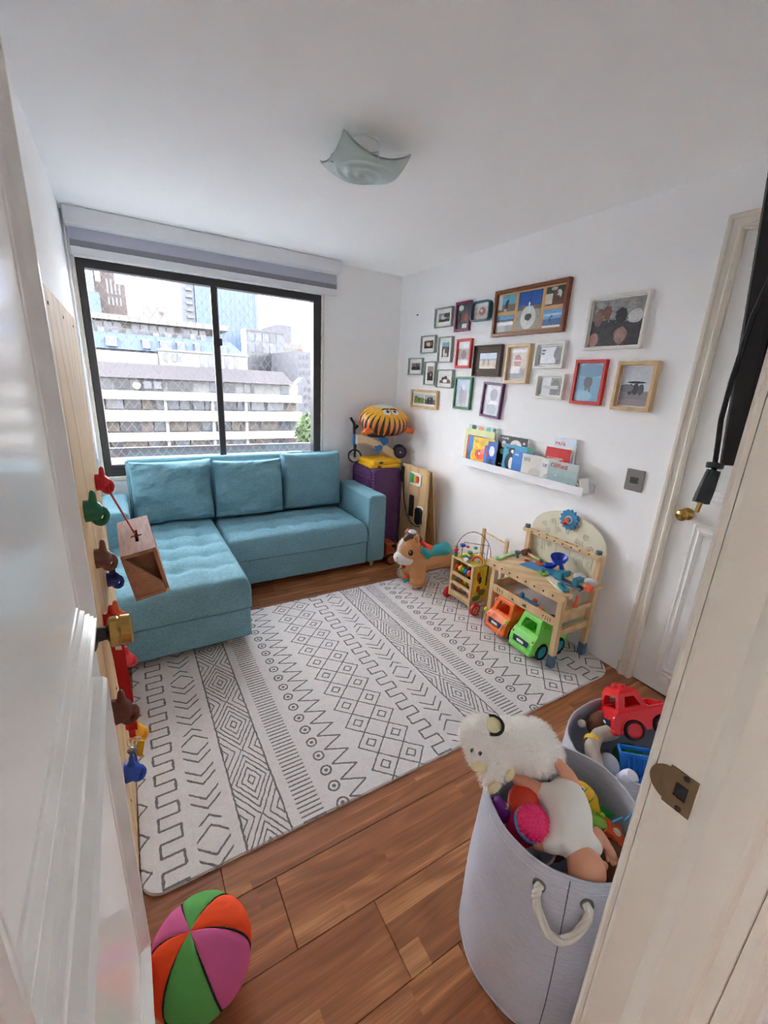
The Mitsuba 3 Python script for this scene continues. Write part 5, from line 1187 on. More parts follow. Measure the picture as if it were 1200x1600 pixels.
# ------------------------------------------------------------------ toy trucks
def truck(M, c, names, label, hubc, flip_plow):
    tk = thing('toy_truck', label, 'toy truck')
    side = Polygon([(0, .045), (-.004, .085), (.004, .115), (.032, .146), (.044, .154), (.072, .232), (.092, .254), (.150, .258), (.172, .242), (.184, .155), (.194, .150), (.295, .150), (.30, .140), (.30, .05), (.29, .042)]).buffer(.006).buffer(-.004)
    front = Polygon([(-.078, .03), (.078, .03), (.080, .14), (.072, .165), (.062, .235), (.050, .268), (-.050, .268), (-.062, .235), (-.072, .165), (-.080, .14)]).buffer(.004)
    a = MM(ext(side, .2, 'xz', -.1)); f = ext(front, .4, 'xy'); V = f.vertices; f = trimesh.Trimesh(np.stack([V[:, 2] - .05, V[:, 0], V[:, 1]], 1), f.faces, process=False)
    b = a ^ MM(f)
    inner = ext(Polygon([(.04, .10), (.052, .15), (.080, .214), (.155, .222), (.170, .155), (.170, .10)]), .096, 'xz', -.048)
    b = b - MM(inner)
    b = b - MM(ext(Polygon([(.082, .168), (.100, .214), (.142, .214), (.156, .168)]).buffer(.003), .3, 'xz', -.15))
    wsd = ext(Polygon([(-.046, .166), (.046, .166), (.038, .212), (-.038, .212)]).buffer(.007), .10, 'xy'); V = wsd.vertices; wsd = trimesh.Trimesh(np.stack([V[:, 2], V[:, 0], V[:, 1]], 1), wsd.faces, process=False)
    b = b - MM(wsd)
    for x in (.085, .235): b = b - MM(cyl((x, -.1, .05), (x, .1, .05), .056, 24)) 
    b = b - MM(bx(.195, .29, -.062, .062, .10, .2))
    part(tk, 'body', xf(TT(b), M), c, 30)
    part(tk, 'chassis', xf(bx(.01, .29, -.05, .05, .035, .075, .004), M), 'black')
    part(tk, 'roof_light', xf(cat(*[lathe([(0, .025), (.016, .022), (.020, .008), (.020, 0)], 14, 'z', (.125, s * .026, .254)) for s in (-1, 1)], lathe([(0, .018), (.014, .016), (.016, 0)], 12, 'z', (.100, 0, .253))), M), c, 30)
    part(tk, 'bumper', xf(rbox(-.012, .03, -.083, .083, .036, .066, .012, 8), M), c, 30)
    g = part(tk, 'grille', xf(bx(-.0075, -.002, -.055, .055, .080, .116, .001), M), 'pane_navy', label='dark grille plate'); part(g, 'badge', xf(cat(*[ell((-.0085, y, .098), (.002, .010, .010), 8) for y in (-.016, 0, .016)]), M), 'plastic_white')
    for s in (-1, 1):
        part(tk, 'headlight', xf(ell((.016, s * .073, .120), (.010, .008, .011), 10), M), names, True)
        part(tk, 'wheel_arch', xf(tube([(.085 + .058 * math.cos(q), s * .0815, .05 + .058 * math.sin(q)) for q in np.linspace(-.15, PI + .15, 20)], .006, 8), M), c, True)
        part(tk, 'door_slot', xf(bx(.075, .125, s * .0765 - .001, s * .0765 + .001, .128, .133), mv_(M)), 'pane_navy')
        for x in (.085, .235):
            w = wheel(tk, M @ frame_at((x, s * .078, .0505), (1, 0, 0), (0, 1, 0), (0, 0, 1)), .050, .032, hubc, flat=True)
    return tk


def mv_(M): return M


mat('pane_navy', '20344f', .4); mat('truck_green', '7fdb5f', .35); mat('truck_orange', 'f2702a', .35); mat('hub_teal', '2aa0b4', .4); mat('rope_white', 'dcd9d2', .7); mat('knob_lime', 'dbe04a', .4)
ST = np.diag([.97, 1, 1, 1])
truck(frame_at((1.832, 1.407, RG), (1, -.03, 0), (.03, 1, 0), (0, 0, 1)) @ ST, 'truck_green', 'toy_red', 'bright green toy truck with teal hubs parked between the workbench legs', 'hub_teal', 0)
ot = truck(frame_at((1.838, 1.618, RG), (1, -.03, 0), (.03, 1, 0), (0, 0, 1)) @ ST, 'truck_orange', 'toy_red', 'orange toy truck with a pull string, half under the workbench', 'toy_red', 0)
for s in (-1, 1): part(ot, 'string_knob', ell((1.838 + (-.014 if s > 0 else .01), 1.618 + s * .075, .150 + .02 * (s > 0)), (.0135, .0135, .0135), 12), 'knob_lime', True)
part(ot, 'pull_string', tube([(1.824, 1.693, .165), (1.815, 1.69, .10), (1.80, 1.67, .05), (1.79, 1.62, .016), (1.80, 1.58, .02), (1.815, 1.57, .07), (1.835, 1.555, .135), (1.85, 1.545, .15)], .0022, 6), 'rope_white', True)

# ------------------------------------------------------------------ toy workbench
mat('bench_wood', mikit.proc(_pine), .5); mat('bench_boot', '4f6a80', .5); mat('bench_panel', 'd9d4bd', .55); mat('slate', '4f6272', .5); mat('tool_teal', '2f7f92', .4); mat('tool_blue', '3f86b4', .45); mat('tool_green', '8fbf5a', .45); mat('tool_mint', 'a9cf9a', .45); mat('tool_orange', 'e0603a', .4); mat('royal_blue', '1c3fb8', .25); mat('line_grey', '9b9784', .6); mat('smoke_clear', 'd5d6d8', .15)
wbn = thing('toy_workbench', 'wooden toy workbench with arched pegboard and blue feet against the right wall', 'toy workbench')
bx0, by0, by1, bz = 1.892, 1.218, 1.785, .466
for x in (1.897, 2.172):
    for y in (1.232, 1.728):
        z1 = (.64 if x > 2 else .43)
        part(wbn, 'leg', bx(x, x + .034, y, y + .034, .085, z1, .003), 'bench_wood'); part(wbn, 'foot', bx(x - .002, x + .036, y - .002, y + .036, .0095, .088, .003), 'bench_boot', label='slate blue foot')
top = sbox(bx0, by0, 2.20, by1).difference(sbox(1.95, by0 - .01, 2.06, 1.275).buffer(.01))
part(wbn, 'table_top', ext(Polygon([(bx0, by0 + .03), (bx0 + .02, by0), (1.94, by0), (2.0, 1.27), (2.06, 1.28), (2.10, by0), (2.20, by0), (2.20, by1), (bx0, by1)]).buffer(.004), .016, at=bz - .016), 'bench_wood', 30)
part(wbn, 'apron', ext(Polygon([(by0 - .004, bz), (by0 - .004, bz - .02), (by0 + .02, bz - .045), (by1, bz - .045), (by1, bz)]), .014, 'yz', bx0 - .014), 'bench_wood', 30)
for k in range(8): part(wbn, 'peg_hole', lathe([(0, -.0006), (.006, -.0006), (.006, .001)], 12, 'x', (bx0 - .0142, by0 + .07 + k * .062, bz - .022)), 'socket_dark')
arch = [(1.236, .45), (1.236, .62)] + [(1.4945 - .2585 * math.cos(a), .62 + .19 * math.sin(a) ** .8) for a in np.linspace(.08, PI - .08, 40)] + [(1.753, .62), (1.753, .45)]
part(wbn, 'back_panel', ext(Polygon(arch), .010, 'yz', 2.206), 'bench_panel', 30, label='cream arched back panel with engraved tools')
eng = []
r3 = random.Random(3)
for y, z in ((1.66, .70), (1.60, .73), (1.63, .66), (1.37, .70), (1.33, .64), (1.42, .66), (1.55, .69), (1.44, .735), (1.60, .575), (1.48, .60), (1.40, .55), (1.32, .55), (1.67, .55)):
    r = r3.uniform(.012, .022); eng.append(tube([(2.2055, y + r * math.cos(a), z + r * math.sin(a)) for a in np.linspace(0, 2 * PI, 16, endpoint=False)], .0011, 5, closed=True)); eng.append(tube([(2.2055, y + r * .4 * math.cos(a), z + r * .4 * math.sin(a)) for a in np.linspace(0, 2 * PI, 12, endpoint=False)], .0009, 5, closed=True))
for y, z, l in ((1.575, .66, .07), (1.56, .66, .07), (1.50, .68, .08), (1.485, .68, .08), (1.38, .62, .05), (1.395, .62, .05), (1.65, .52, .07), (1.63, .52, .07), (1.55, .54, .06), (1.45, .55, .06), (1.30, .52, .07), (1.36, .52, .06)): eng.append(tube([(2.2055, y, z), (2.2055, y + .004, z + l)], .0011, 5))
part(wbn, 'engraving', cat(*eng), 'line_grey', stuff=True)
part(wbn, 'tool_rack', bx(2.135, 2.172, 1.225, 1.765, .628, .652, .003), 'bench_wood')
for k in range(8): part(wbn, 'rack_hole', lathe([(0, -.0006), (.005, -.0006), (.005, .001)], 12, 'x', (2.1348, 1.29 + k * .057, .640)), 'socket_dark')
for k in range(6): part(wbn, 'rack_slot', bx(2.148, 2.158, 1.30 + k * .07, 1.318 + k * .07, .6518, .6526), 'socket_dark')
for y in (1.245, 1.742): part(wbn, 'peg_cap', cyl((2.155, y, .652), (2.155, y, .672), .017, 16), 'slate', 30)
part(wbn, 'tray', cat(bx(1.90, 1.91, 1.27, 1.735, .262, .312, .002), bx(1.90, 2.17, 1.27, 1.735, .262, .268), bx(1.90, 2.17, 1.262, 1.272, .262, .312), bx(1.90, 2.17, 1.728, 1.738, .262, .33), bx(2.16, 2.17, 1.27, 1.735, .262, .312)), 'bench_wood')
mat('bench_gray', 'c9c9cc', .6)
part(wbn, 'tray_liner', bx(1.911, 2.16, 1.273, 1.727, .268, .270), 'bench_gray')
part(wbn, 'tray_print', cat(*[bx(1.8993, 1.9, y, y + .004, .272, .30) for y in (1.29, 1.306, 1.322, 1.338)], bx(1.8993, 1.9, 1.462, 1.492, .276, .284), bx(1.8993, 1.9, 1.465, 1.471, .284, .296), bx(1.8993, 1.9, 1.477, 1.483, .284, .291), bx(1.8993, 1.9, 1.56, 1.575, .276, .284), *[bx(1.8993, 1.9, y, y + .004, .276, .302) for y in (1.65, 1.672, 1.69)]), 'socket_dark', label='small dark printed marks')
part(wbn, 'side_rail', bx(1.93, 2.172, 1.240, 1.262, .20, .24, .002), 'bench_wood'); part(wbn, 'side_rail', bx(1.93, 2.172, 1.735, 1.757, .20, .24, .002), 'bench_wood'); part(wbn, 'side_rail', bx(1.93, 2.172, 1.240, 1.262, .33, .36, .002), 'bench_wood')
gear = [((.062 if (k // 2) % 2 else .052) * math.cos(k * 2 * PI / 56 + .03), (.062 if (k // 2) % 2 else .052) * math.sin(k * 2 * PI / 56 + .03)) for k in range(56)]
gp = part(wbn, 'gear_wheel', ext(affinity.translate(Polygon(gear), 1.487, .775), .014, 'yz', 2.188), 'tool_blue', label='large blue gear wheel'); part(gp, 'hub', cat(lathe([(0, -.030), (.012, -.028), (.014, -.012), (.006, -.008), (.006, .0)], 14, 'x', (2.188, 1.487, .775))), 'toy_orange', 30); part(gp, 'crank', lathe([(0, -.026), (.009, -.024), (.010, -.004), (.010, 0)], 12, 'x', (2.188, 1.503, .750)), 'toy_red', 30); part(gp, 'ring', ext(affinity.translate(Point(0, 0).buffer(.024).difference(Point(0, 0).buffer(.018)), 1.487, .775), .001, 'yz', 2.1872), 'plastic_white')
part(wbn, 'blue_plate', ext(Polygon([(2.00, 1.63), (2.09, 1.63), (2.14, 1.55), (2.12, 1.44), (2.05, 1.43), (2.03, 1.47)]).buffer(.006), .002, at=bz), 'tool_blue')

tz = bz + .0005
wr = thing('toy_wrench', 'mint green toy wrench at the left end of the workbench top', 'toy tool')
sp_ = sbox(-.075, -.010, .075, .010).union(Point(-.08, 0).buffer(.021)).union(Point(.08, 0).buffer(.021)).difference(Point(-.085, 0).buffer(.011)).difference(sbox(.082, -.010, .12, .010)).difference(sbox(-.12, -.004, -.085, .004))
put(wr, mv(ext(sp_.buffer(.002), .014), (2.01, 1.755, tz), (0, 0, 6)), 'tool_mint', 30)
bo = thing('toy_bolt', 'grey toy bolt standing upright on the workbench near the wrench', 'toy bolt'); part(bo, 'shaft', cyl((2.065, 1.715, tz), (2.065, 1.715, tz + .03), .009, 14), 'slate', 30); part(bo, 'head', cyl((2.065, 1.715, tz + .03), (2.065, 1.715, tz + .044), .019, 6), 'slate')
hm_ = thing('toy_hammer', 'brown wooden toy hammer with green grip lying along the back of the workbench', 'toy hammer'); part(hm_, 'head', cyl((2.125, 1.722, tz + .022), (2.175, 1.722, tz + .022), .021, 18), 'hold_brown', 30); part(hm_, 'handle', cyl((2.15, 1.722, tz + .02), (2.145, 1.63, tz + .012), .008, 10), 'pine', 30); part(hm_, 'grip', cyl((2.145, 1.63, tz + .012), (2.14, 1.555, tz + .012), .0115, 12), 'tool_green', 30)
rr_ = thing('toy_washer', 'small flat red washer on the workbench in front of the hammer', 'toy washer'); put(rr_, mv(ext(Point(0, 0).buffer(.016).difference(Point(0, 0).buffer(.006)), .004), (2.080, 1.65, tz)), 'toy_red')
def toygear(label, c, x, y, r):
    g = thing('toy_gear', label, 'toy gear')
    pts = [((r if k % 2 else r * .86) * math.cos(k * PI / 12), (r if k % 2 else r * .86) * math.sin(k * PI / 12)) for k in range(24)]
    part(g, 'wheel', mv(ext(Polygon(pts).buffer(.002), .012), (x, y, tz + .003)), c); part(g, 'peg', cat(cyl((x, y, tz), (x, y, tz + .028), .009, 12), cyl((x, y, tz + .020), (x, y, tz + .032), .012, 6)), 'slate')
toygear('orange red toy gear with a slate peg on the workbench', 'tool_orange', 2.118, 1.575, .032); toygear('lime green toy gear with a slate peg at the front of the blue plate', 'tool_green', 2.01, 1.468, .030)
fu = thing('toy_funnel', 'glossy royal blue toy funnel stand on the workbench top', 'toy')
part(fu, 'bowl', cat(mv(lathe([(.006, 0), (.02, .006), (.040, .026), (.050, .048), (.047, .048), (.036, .028), (.016, .010), (.0, .008)], 24), (2.135, 1.468, tz + .045), (10, -12, 0))), 'royal_blue', 40); part(fu, 'stand', blob([((2.15, 1.445, tz + .014), .014, (2.14, 1.46, tz + .06), .011), ((2.13, 1.50, tz + .02), .018, (2.138, 1.47, tz + .055), .012), ((2.10, 1.52, tz + .02), .017, (2.13, 1.50, tz + .02), .018)], .006, 5), 'royal_blue', True)
vi = thing('toy_vise', 'teal toy vise with an orange knob at the right end of the workbench', 'toy vise'); part(vi, 'base', bx(2.015, 2.075, 1.225, 1.395, tz, tz + .012, .003), 'slate'); part(vi, 'jaw', cat(hullpts([(x, y, z) for x, y, z in ((2.015, 1.35, tz + .012), (2.085, 1.35, tz + .012), (2.015, 1.41, tz + .012), (2.085, 1.41, tz + .012), (2.02, 1.355, tz + .052), (2.08, 1.355, tz + .052), (2.02, 1.40, tz + .045), (2.08, 1.40, tz + .045))]), bx(2.03, 2.085, 1.34, 1.356, tz + .03, tz + .06, .002)), 'tool_teal'); part(vi, 'sliding_jaw', rbox(2.02, 2.085, 1.255, 1.285, tz + .012, tz + .055, .005, 8), 'tool_teal', 30); part(vi, 'screw', cyl((2.05, 1.20, tz + .025), (2.05, 1.36, tz + .025), .008, 10), 'pine'); part(vi, 'knob', rbox(2.03, 2.07, 1.180, 1.222, tz + .008, tz + .042, .010, 8), 'tool_orange', 30)
sa = thing('toy_saw', 'cream toy saw with teal handle lying at the front right of the workbench', 'toy saw'); part(sa, 'blade', ext(Polygon([(1.985, 1.425), (2.03, 1.43), (2.0, 1.30), (1.925, 1.262), (1.915, 1.28)]), .005, at=tz), 'bench_panel'); part(sa, 'handle', mv(ext(sbox(-.045, -.018, .045, .018).buffer(-.01).buffer(.012).difference(sbox(-.028, -.006, .03, .006)), .012), (1.955, 1.285, tz + .006), (0, 0, 118 - 90 + 90 - 60)), 'tool_teal', 30)
go = thing('toy_goggles', 'clear toy safety goggles behind the vise', 'toy goggles'); put(go, cat(mv(lathe([(.032, 0), (.036, .010), (.032, .020), (.020, .026), (0, .028), (0, .026), (.018, .024), (.029, .019), (.032, .010), (.030, 0)], 20), (2.165, 1.335, tz + .002), (0, 0, 0)), mv(lathe([(.032, 0), (.036, .010), (.032, .020), (.020, .026), (0, .028), (0, .026), (.018, .024), (.029, .019), (.032, .010), (.030, 0)], 20), (2.165, 1.262, tz + .002), (0, 0, 0))), 'smoke_clear', 30)
sc_ = thing('toy_screw', 'light wooden toy screw hanging at the right front corner of the workbench', 'toy screw'); put(sc_, cat(cyl((1.985, 1.212, .455), (1.965, 1.205, .405), .008, 10), cyl((1.967, 1.206, .41), (1.962, 1.204, .395), .013, 12)), 'tool_orange', 30)
dr_ = thing('toy_drill', 'blue toy saw with an orange button lying in the workbench tray', 'toy tool'); part(dr_, 'body', cat(rbox(1.935, 1.975, 1.425, 1.555, .271, .297, .008, 8), rbox(1.935, 1.965, 1.53, 1.556, .271, .325, .008, 8)), 'tool_blue', 30); part(dr_, 'button', rbox(1.985, 2.005, 1.465, 1.49, .272, .305, .006, 8), 'tool_orange', 30); part(dr_, 'tip', cyl((1.955, 1.427, .284), (1.955, 1.385, .284), .011, 12), 'tool_orange', 30)
nu_ = thing('toy_nut', 'brown wooden toy nut lying in the workbench tray', 'toy nut'); put(nu_, mv(ext(Polygon([(.020 * math.cos(k * PI / 3), .020 * math.sin(k * PI / 3)) for k in range(6)]).difference(Point(0, 0).buffer(.008)), .018), (1.95, 1.315, .2705)), 'hold_brown')
# ------------------------------------------------------------------ fabric baskets with toys


def _canvas(p, n, uv):
    a = mikit.noise(p.x * 60, p.y * 60, p.z * 640); b = mikit.noise(p.x * 260, p.y * 260, p.z * 260); c = mikit.fbm(p.x * 14, p.y * 14, p.z * 14)
    return mikit.mix(lin('a9abb4'), lin('cdced6'), dr.clip(.5 * a + .3 * b + .3 * c, 0, 1))


mat('canvas_grey', mikit.proc(_canvas), .85, spec=.15, bump=mikit.proc(_linen_b, 6e-4), bscale=.0008); mat('canvas_lining', 'b9bbc3', .9, spec=.1); mat('rope_cream', 'd9d3c6', .8); mat('eyelet_steel', '8a8478', .3, metallic=1.0); mat('stitch', 'd9d9dc', .8); mat('seam_grey', '6d6e74', .9)


def basket(label, c, rb, rt, h, depth, dents, seam_a, eyes):
    k = thing('toy_basket', label, 'basket', None)
    cx, cy = c
    def R(a, z):
        t = z / h
        r = rb[0] * (1 - t) + rt[0] * t + .012 * np.sin(PI * t)
        e = (rb[1] * (1 - t) + rt[1] * t) / (rb[0] * (1 - t) + rt[0] * t)
        for da, dw, dd, z0 in dents:
            q = np.angle(np.exp(1j * (a - da))); r = r + dd * np.exp(-(q / dw) ** 2) * np.exp(-((t - z0) / .3) ** 2)
        r = r * (1 + .006 * np.sin(5 * a + 9 * t) + .004 * np.sin(11 * a - 6 * t))
        return r, e
    def pt(a, z, off=0.0):
        r, e = R(a, z); r = r + off
        zz = z + .010 * np.sin(2 * a + .7) * (z / h) ** 2
        return np.stack([cx + r * np.cos(a), cy + r * e * np.sin(a), zz], -1)
    nu = 96; a = np.linspace(0, 2 * PI, nu, endpoint=False)
    prof = [(0.0015, -.02), (0.0, -.004)] + [(z, 0) for z in np.linspace(.006, h, 16)] + [(h + .002, -.0025)] + [(z, -.005) for z in np.linspace(h, depth, 12)]
    V = np.array([pt(a, z, o) for z, o in prof]); n = len(prof); f = []
    V = np.vstack([V.reshape(-1, 3), [[cx, cy, .0015]], [[cx, cy, depth]]])
    for i in range(n - 1):
        for q in range(nu):
            w = (q + 1) % nu; f += [[i * nu + q, i * nu + w, (i + 1) * nu + w], [i * nu + q, (i + 1) * nu + w, (i + 1) * nu + q]]
    for q in range(nu):
        w = (q + 1) % nu; f += [[n * nu, w, q], [n * nu + 1, (n - 1) * nu + q, (n - 1) * nu + w]]
    part(k, 'body', trimesh.Trimesh(V, f, process=False), 'canvas_grey', True)
    part(k, 'rim', tube(pt(a, h + .001, -.0025), .0036, 6, closed=True), 'canvas_lining', True)
    part(k, 'hem_stitch', cat(*[tube(pt(np.array([x, x + .018]), h - .022, .0006), .0007, 4) for x in np.arange(0, 2 * PI, .03)]), 'stitch', stuff=True)
    part(k, 'bottom_welt', tube(pt(a, .006, .001), .003, 6, closed=True), 'canvas_lining', True)
    zs = np.linspace(.01, h - .004, 20); part(k, 'seam', tube(np.array([pt(np.array(seam_a), z, .0006) for z in zs]), .0013, 5), 'seam_grey')
    for a0, a1, ze, sag, inside in eyes:
        ends = []
        for x in (a0, a1):
            p = pt(np.array(x), ze, .001); r = pt(np.array(x), ze, .02) - p; r[2] = 0; r /= np.linalg.norm(r); t_ = np.array([-r[1], r[0], 0])
            Me = frame_at(p, t_, np.cross(r, t_), r)
            part(k, 'eyelet', xf(lathe([(.009, -.003), (.0145, -.003), (.0145, .0025), (.012, .0035), (.009, .0015)], 20), Me), 'eyelet_steel', 40)
            ends.append((p, r))
        s_ = -1 if inside else 1
        (p0, r0_), (p1, r1_) = ends; m = (p0 + p1) / 2; rm = (r0_ + r1_) / 2; rm /= np.linalg.norm(rm)
        cps = np.array([p0 - r0_ * .012, p0 + r0_ * .012, p0 + r0_ * .022 + (p1 - p0) * .06 + [0, 0, -sag * .35], m + rm * .035 + (p0 - p1) * .22 + [0, 0, -sag * .85], m + rm * .036 + [0, 0, -sag], m + rm * .035 + (p1 - p0) * .22 + [0, 0, -sag * .85], p1 + r1_ * .022 + (p0 - p1) * .06 + [0, 0, -sag * .35], p1 + r1_ * .012, p1 - r1_ * .012])
        from scipy.interpolate import make_interp_spline
        sp = make_interp_spline(np.arange(len(cps)), cps, 3)(np.linspace(0, len(cps) - 1, 60))
        tg = np.gradient(sp, axis=0); tg /= np.linalg.norm(tg, axis=1, keepdims=True); A = np.cross(tg, [.2, .3, .9]); A /= np.linalg.norm(A, axis=1, keepdims=True); Bq = np.cross(tg, A)
        st = []
        for j in range(3):
            ph = np.linspace(0, 14, 60) + j * 2 * PI / 3
            st.append(tube(sp + .0048 * (np.cos(ph)[:, None] * A + np.sin(ph)[:, None] * Bq), .0052, 7))
        part(k, 'rope_handle', cat(*st), 'rope_cream', True, label='twisted cream rope handle')
    return k, pt


B1 = (.868, .452)
b1, p1_ = basket('large grey fabric laundry basket heaped with toys, nearest the door', B1, (.222, .215), (.192, .186), .478, .10, [(math.radians(200), .6, .012, .35), (math.radians(120), .4, .012, 1.0)], math.radians(-139), [(math.radians(-156), math.radians(-127), .432, .085, False), (math.radians(40), math.radians(80), .435, .05, False)])
B2 = (1.425, .575)
b2, p2_ = basket('grey fabric basket with a red truck and soft toys, behind the large basket', B2, (.205, .19), (.232, .188), .325, .06, [(math.radians(175), .35, .015, .8)], math.radians(-60), [(math.radians(20), math.radians(48), .285, .05, False)])

for n, c, r in (('skin', 'd99a78', .5), ('doll_suit', 'e6e2d8', .85), ('ball_redorange', 'd8401f', .35), ('rattle_pink', 'e8306c', .3), ('rattle_magenta', 'a01848', .35), ('ring_blue', '4aa6d8', .35), ('cup_white', 'dcdbe4', .3), ('purple_rubber', '6b1f80', .5), ('fish_yellow', 'f0c02e', .4), ('fish_green', '2f9a4e', .4), ('leaf_green', '8ab83a', .45), ('star_orange', 'd9532a', .5), ('brown_plush', '6a4632', .95), ('fur_white', 'f2efe9', .95), ('pad_cream', 'e2d6a8', .9), ('knit_beige', 'b3a493', .95), ('knit_grey', 'a9adb8', .95), ('toy_azure', '2f7fd6', .35), ('truck_red', 'd92228', .3), ('glass_dark', '3a4a52', .2)):
    mat(n, c, r)


def fur(mesh, n, length, seed, w=.0009):
    r = np.random.default_rng(seed); p, fi = trimesh.sample.sample_surface(mesh, n, seed=seed); nr = mesh.face_normals[fi]
    dd = nr + r.normal(size=(n, 3)) * .45 + [0, 0, -.15]; dd /= np.linalg.norm(dd, axis=1, keepdims=True)
    s = np.cross(dd, r.normal(size=(n, 3))); s /= np.linalg.norm(s, axis=1, keepdims=True)
    L_ = length * r.uniform(.5, 1.15, (n, 1))
    V = np.stack([p - s * w, p + s * w, p + dd * L_ + [0, 0, -.001]], 1).reshape(-1, 3)
    return trimesh.Trimesh(V, np.arange(3 * n).reshape(-1, 3), process=False)


# white plush lying over the rim
ps = thing('plush_animal', 'fluffy white plush animal with cream paws lying over the rim of the large basket', 'plush toy')
pb = blob([((.800, .625, .560), .058, (.870, .580, .555), .068), ((.870, .58, .55), .066, (.905, .553, .530), .045), ((.775, .61, .550), .045, (.765, .580, .535), .028), ((.765, .62, .54), .035, (.715, .572, .525), .026), ((.89, .55, .53), .035, (.90, .535, .525), .024)], .009, 8)
part(ps, 'body', pb, 'fur_white', True); part(ps, 'body_fur', fur(pb, 9000, .017, 1), 'fur_white', stuff=True)
ph_ = blob([((.735, .648, .592), (.052, .052, .053)), ((.725, .638, .585), .036, (.697, .612, .560), .020)], .008, 6)
part(ps, 'head', ph_, 'fur_white', True); part(ps, 'head_fur', fur(ph_, 4200, .012, 2), 'fur_white', stuff=True)
part(ps, 'muzzle', blob([((.707, .612, .580), .009, (.692, .602, .556), .014), ((.690, .604, .553), .014, (.702, .594, .552), .013)], .004, 4), 'pad_cream', True, label='cream muzzle'); part(ps, 'eye', ell((.699, .604, .589), (.0055, .005, .0055), 8), 'black_gloss', True); part(ps, 'eye', ell((.688, .622, .588), (.005, .005, .0055), 8), 'black_gloss', True)
er = frame_at((.752, .622, .640), *(lambda z, y: (np.cross(y, z), y, z))(np.array([-.1, -.55, .83]), np.array([.83, -.47, -.21])))
e1 = part(ps, 'ear', xf(cat(*[tube([(.024 * math.cos(a), .026 * math.sin(a), .004 + .006 * math.sin(a)) for a in np.linspace(-.35, PI + .35, 24)], .0042, 8)]), er), 'black', True, label='black rimmed ear'); part(e1, 'ear_lining', xf(ell((0, .004, .004), (.0225, .0225, .004), 12), er), 'pad_cream', True)
for x, y, z, q in ((.765, .556, .531, .020), (.708, .553, .523, .019), (.901, .528, .523, .015)): part(ps, 'paw_pad', mv(ell((0, 0, 0), (q * .85, q * .62, q * 1.05), 12), (x, y, z), (18, 0, 10)), 'pad_cream', True)

# doll face down
do = thing('baby_doll', 'baby doll in a white suit lying face down across the toys in the large basket', 'doll')
part(do, 'suit', blob([((.893, .468, .482), .046, (.858, .428, .488), .050), ((.845, .492, .482), .032, (.858, .43, .488), .048), ((.858, .43, .488), .052, (.806, .395, .482), .046), ((.80, .375, .478), .034, (.848, .357, .466), .026), ((.79, .405, .478), .032, (.757, .412, .466), .022), ((.912, .478, .490), .026, (.90, .465, .488), .03), ((.835, .502, .487), .022, (.85, .48, .485), .03)], .009, 10), 'doll_suit', True, label='white suit')
part(do, 'leg', blob([((.915, .462, .495), .0195, (.912, .485, .520), .020), ((.912, .485, .520), .019, (.896, .508, .548), .013)], .006, 6), 'skin', True); part(do, 'leg', blob([((.836, .505, .490), .019, (.815, .54, .492), .019), ((.815, .54, .492), .018, (.80, .56, .495), .013)], .006, 6), 'skin', True)
part(do, 'arm', blob([((.850, .357, .466), .018, (.887, .372, .462), .0175), ((.887, .372, .462), .0165, (.890, .343, .450), .013)], .006, 6), 'skin', True)
hand = blob([((.890, .343, .450), .012, (.887, .331, .444), .0125)] + [((.887 + .0055 * (k - 1.5), .329, .443), .0042, (.885 + .0065 * (k - 1.5), .315 + .002 * abs(k - 1.5), .437), .0034) for k in range(4)] + [((.878, .335, .444), .0045, (.871, .328, .441), .0038)], .003, 3)
part(do, 'hand', hand, 'skin', True)
part(do, 'arm', blob([((.760, .412, .466), .017, (.744, .43, .455), .015), ((.744, .43, .455), .015, (.765, .445, .45), .012)], .006, 6), 'skin', True)
part(do, 'head', blob([((.792, .334, .462), (.043, .042, .046)), ((.797, .365, .474), .028, (.793, .345, .466), .032)], .009, 8), 'skin', True); part(do, 'ear', ell((.831, .318, .466), (.007, .009, .012), 10, (0, 0, 30)), 'skin', True)

R_ = lambda name, label, c, r, m, cat_='ball', rot=(0, 0, 0): put(thing(name, label, cat_), ell(c, r, 16, rot), m, True)
rb1 = thing('toy_ball', 'red orange ball under the plush animal in the large basket', 'ball'); part(rb1, 'sphere', ell((.800, .520, .455), (.042, .042, .044), 20), 'ball_redorange', True); part(rb1, 'ridge', cat(*[tube([(.800 + .0425 * math.cos(a) * math.cos(q), .520 + .0425 * math.sin(a) * math.cos(q), .455 + .0445 * math.sin(q)) for a in np.linspace(0, 2 * PI, 30, endpoint=False)], .0012, 5, closed=True) for q in (-.5, -.2, .1, .4, .7)]), 'ball_redorange')
ra = thing('rattle', 'pink knobbly rattle ball with a blue ring and magenta body in the large basket', 'rattle')
Mr = frame_at((.750, .462, .478), (1, 0, 0), (0, .9, .43), (0, -.43, .9)); rp_ = trimesh.creation.icosphere(3, 1.0).vertices
part(ra, 'ball', xf(ell((0, 0, .012), (.038, .038, .036), 20), Mr), 'rattle_pink', True); part(ra, 'bumps', xf(cat(*[ell(v * [.038, .038, .036] + [0, 0, .012], (.0035,) * 3, 5) for v in trimesh.creation.icosphere(2, 1.0).vertices if v[2] > -.3]), Mr), 'rattle_pink', True, stuff=True)
part(ra, 'ring', xf(lathe([(.036, -.010), (.040, -.006), (.040, .002), (.036, .004)], 28), Mr), 'ring_blue', 40); part(ra, 'body', xf(lathe([(0, -.075), (.032, -.07), (.038, -.05), (.035, -.008)], 28), Mr), 'rattle_magenta', 40)
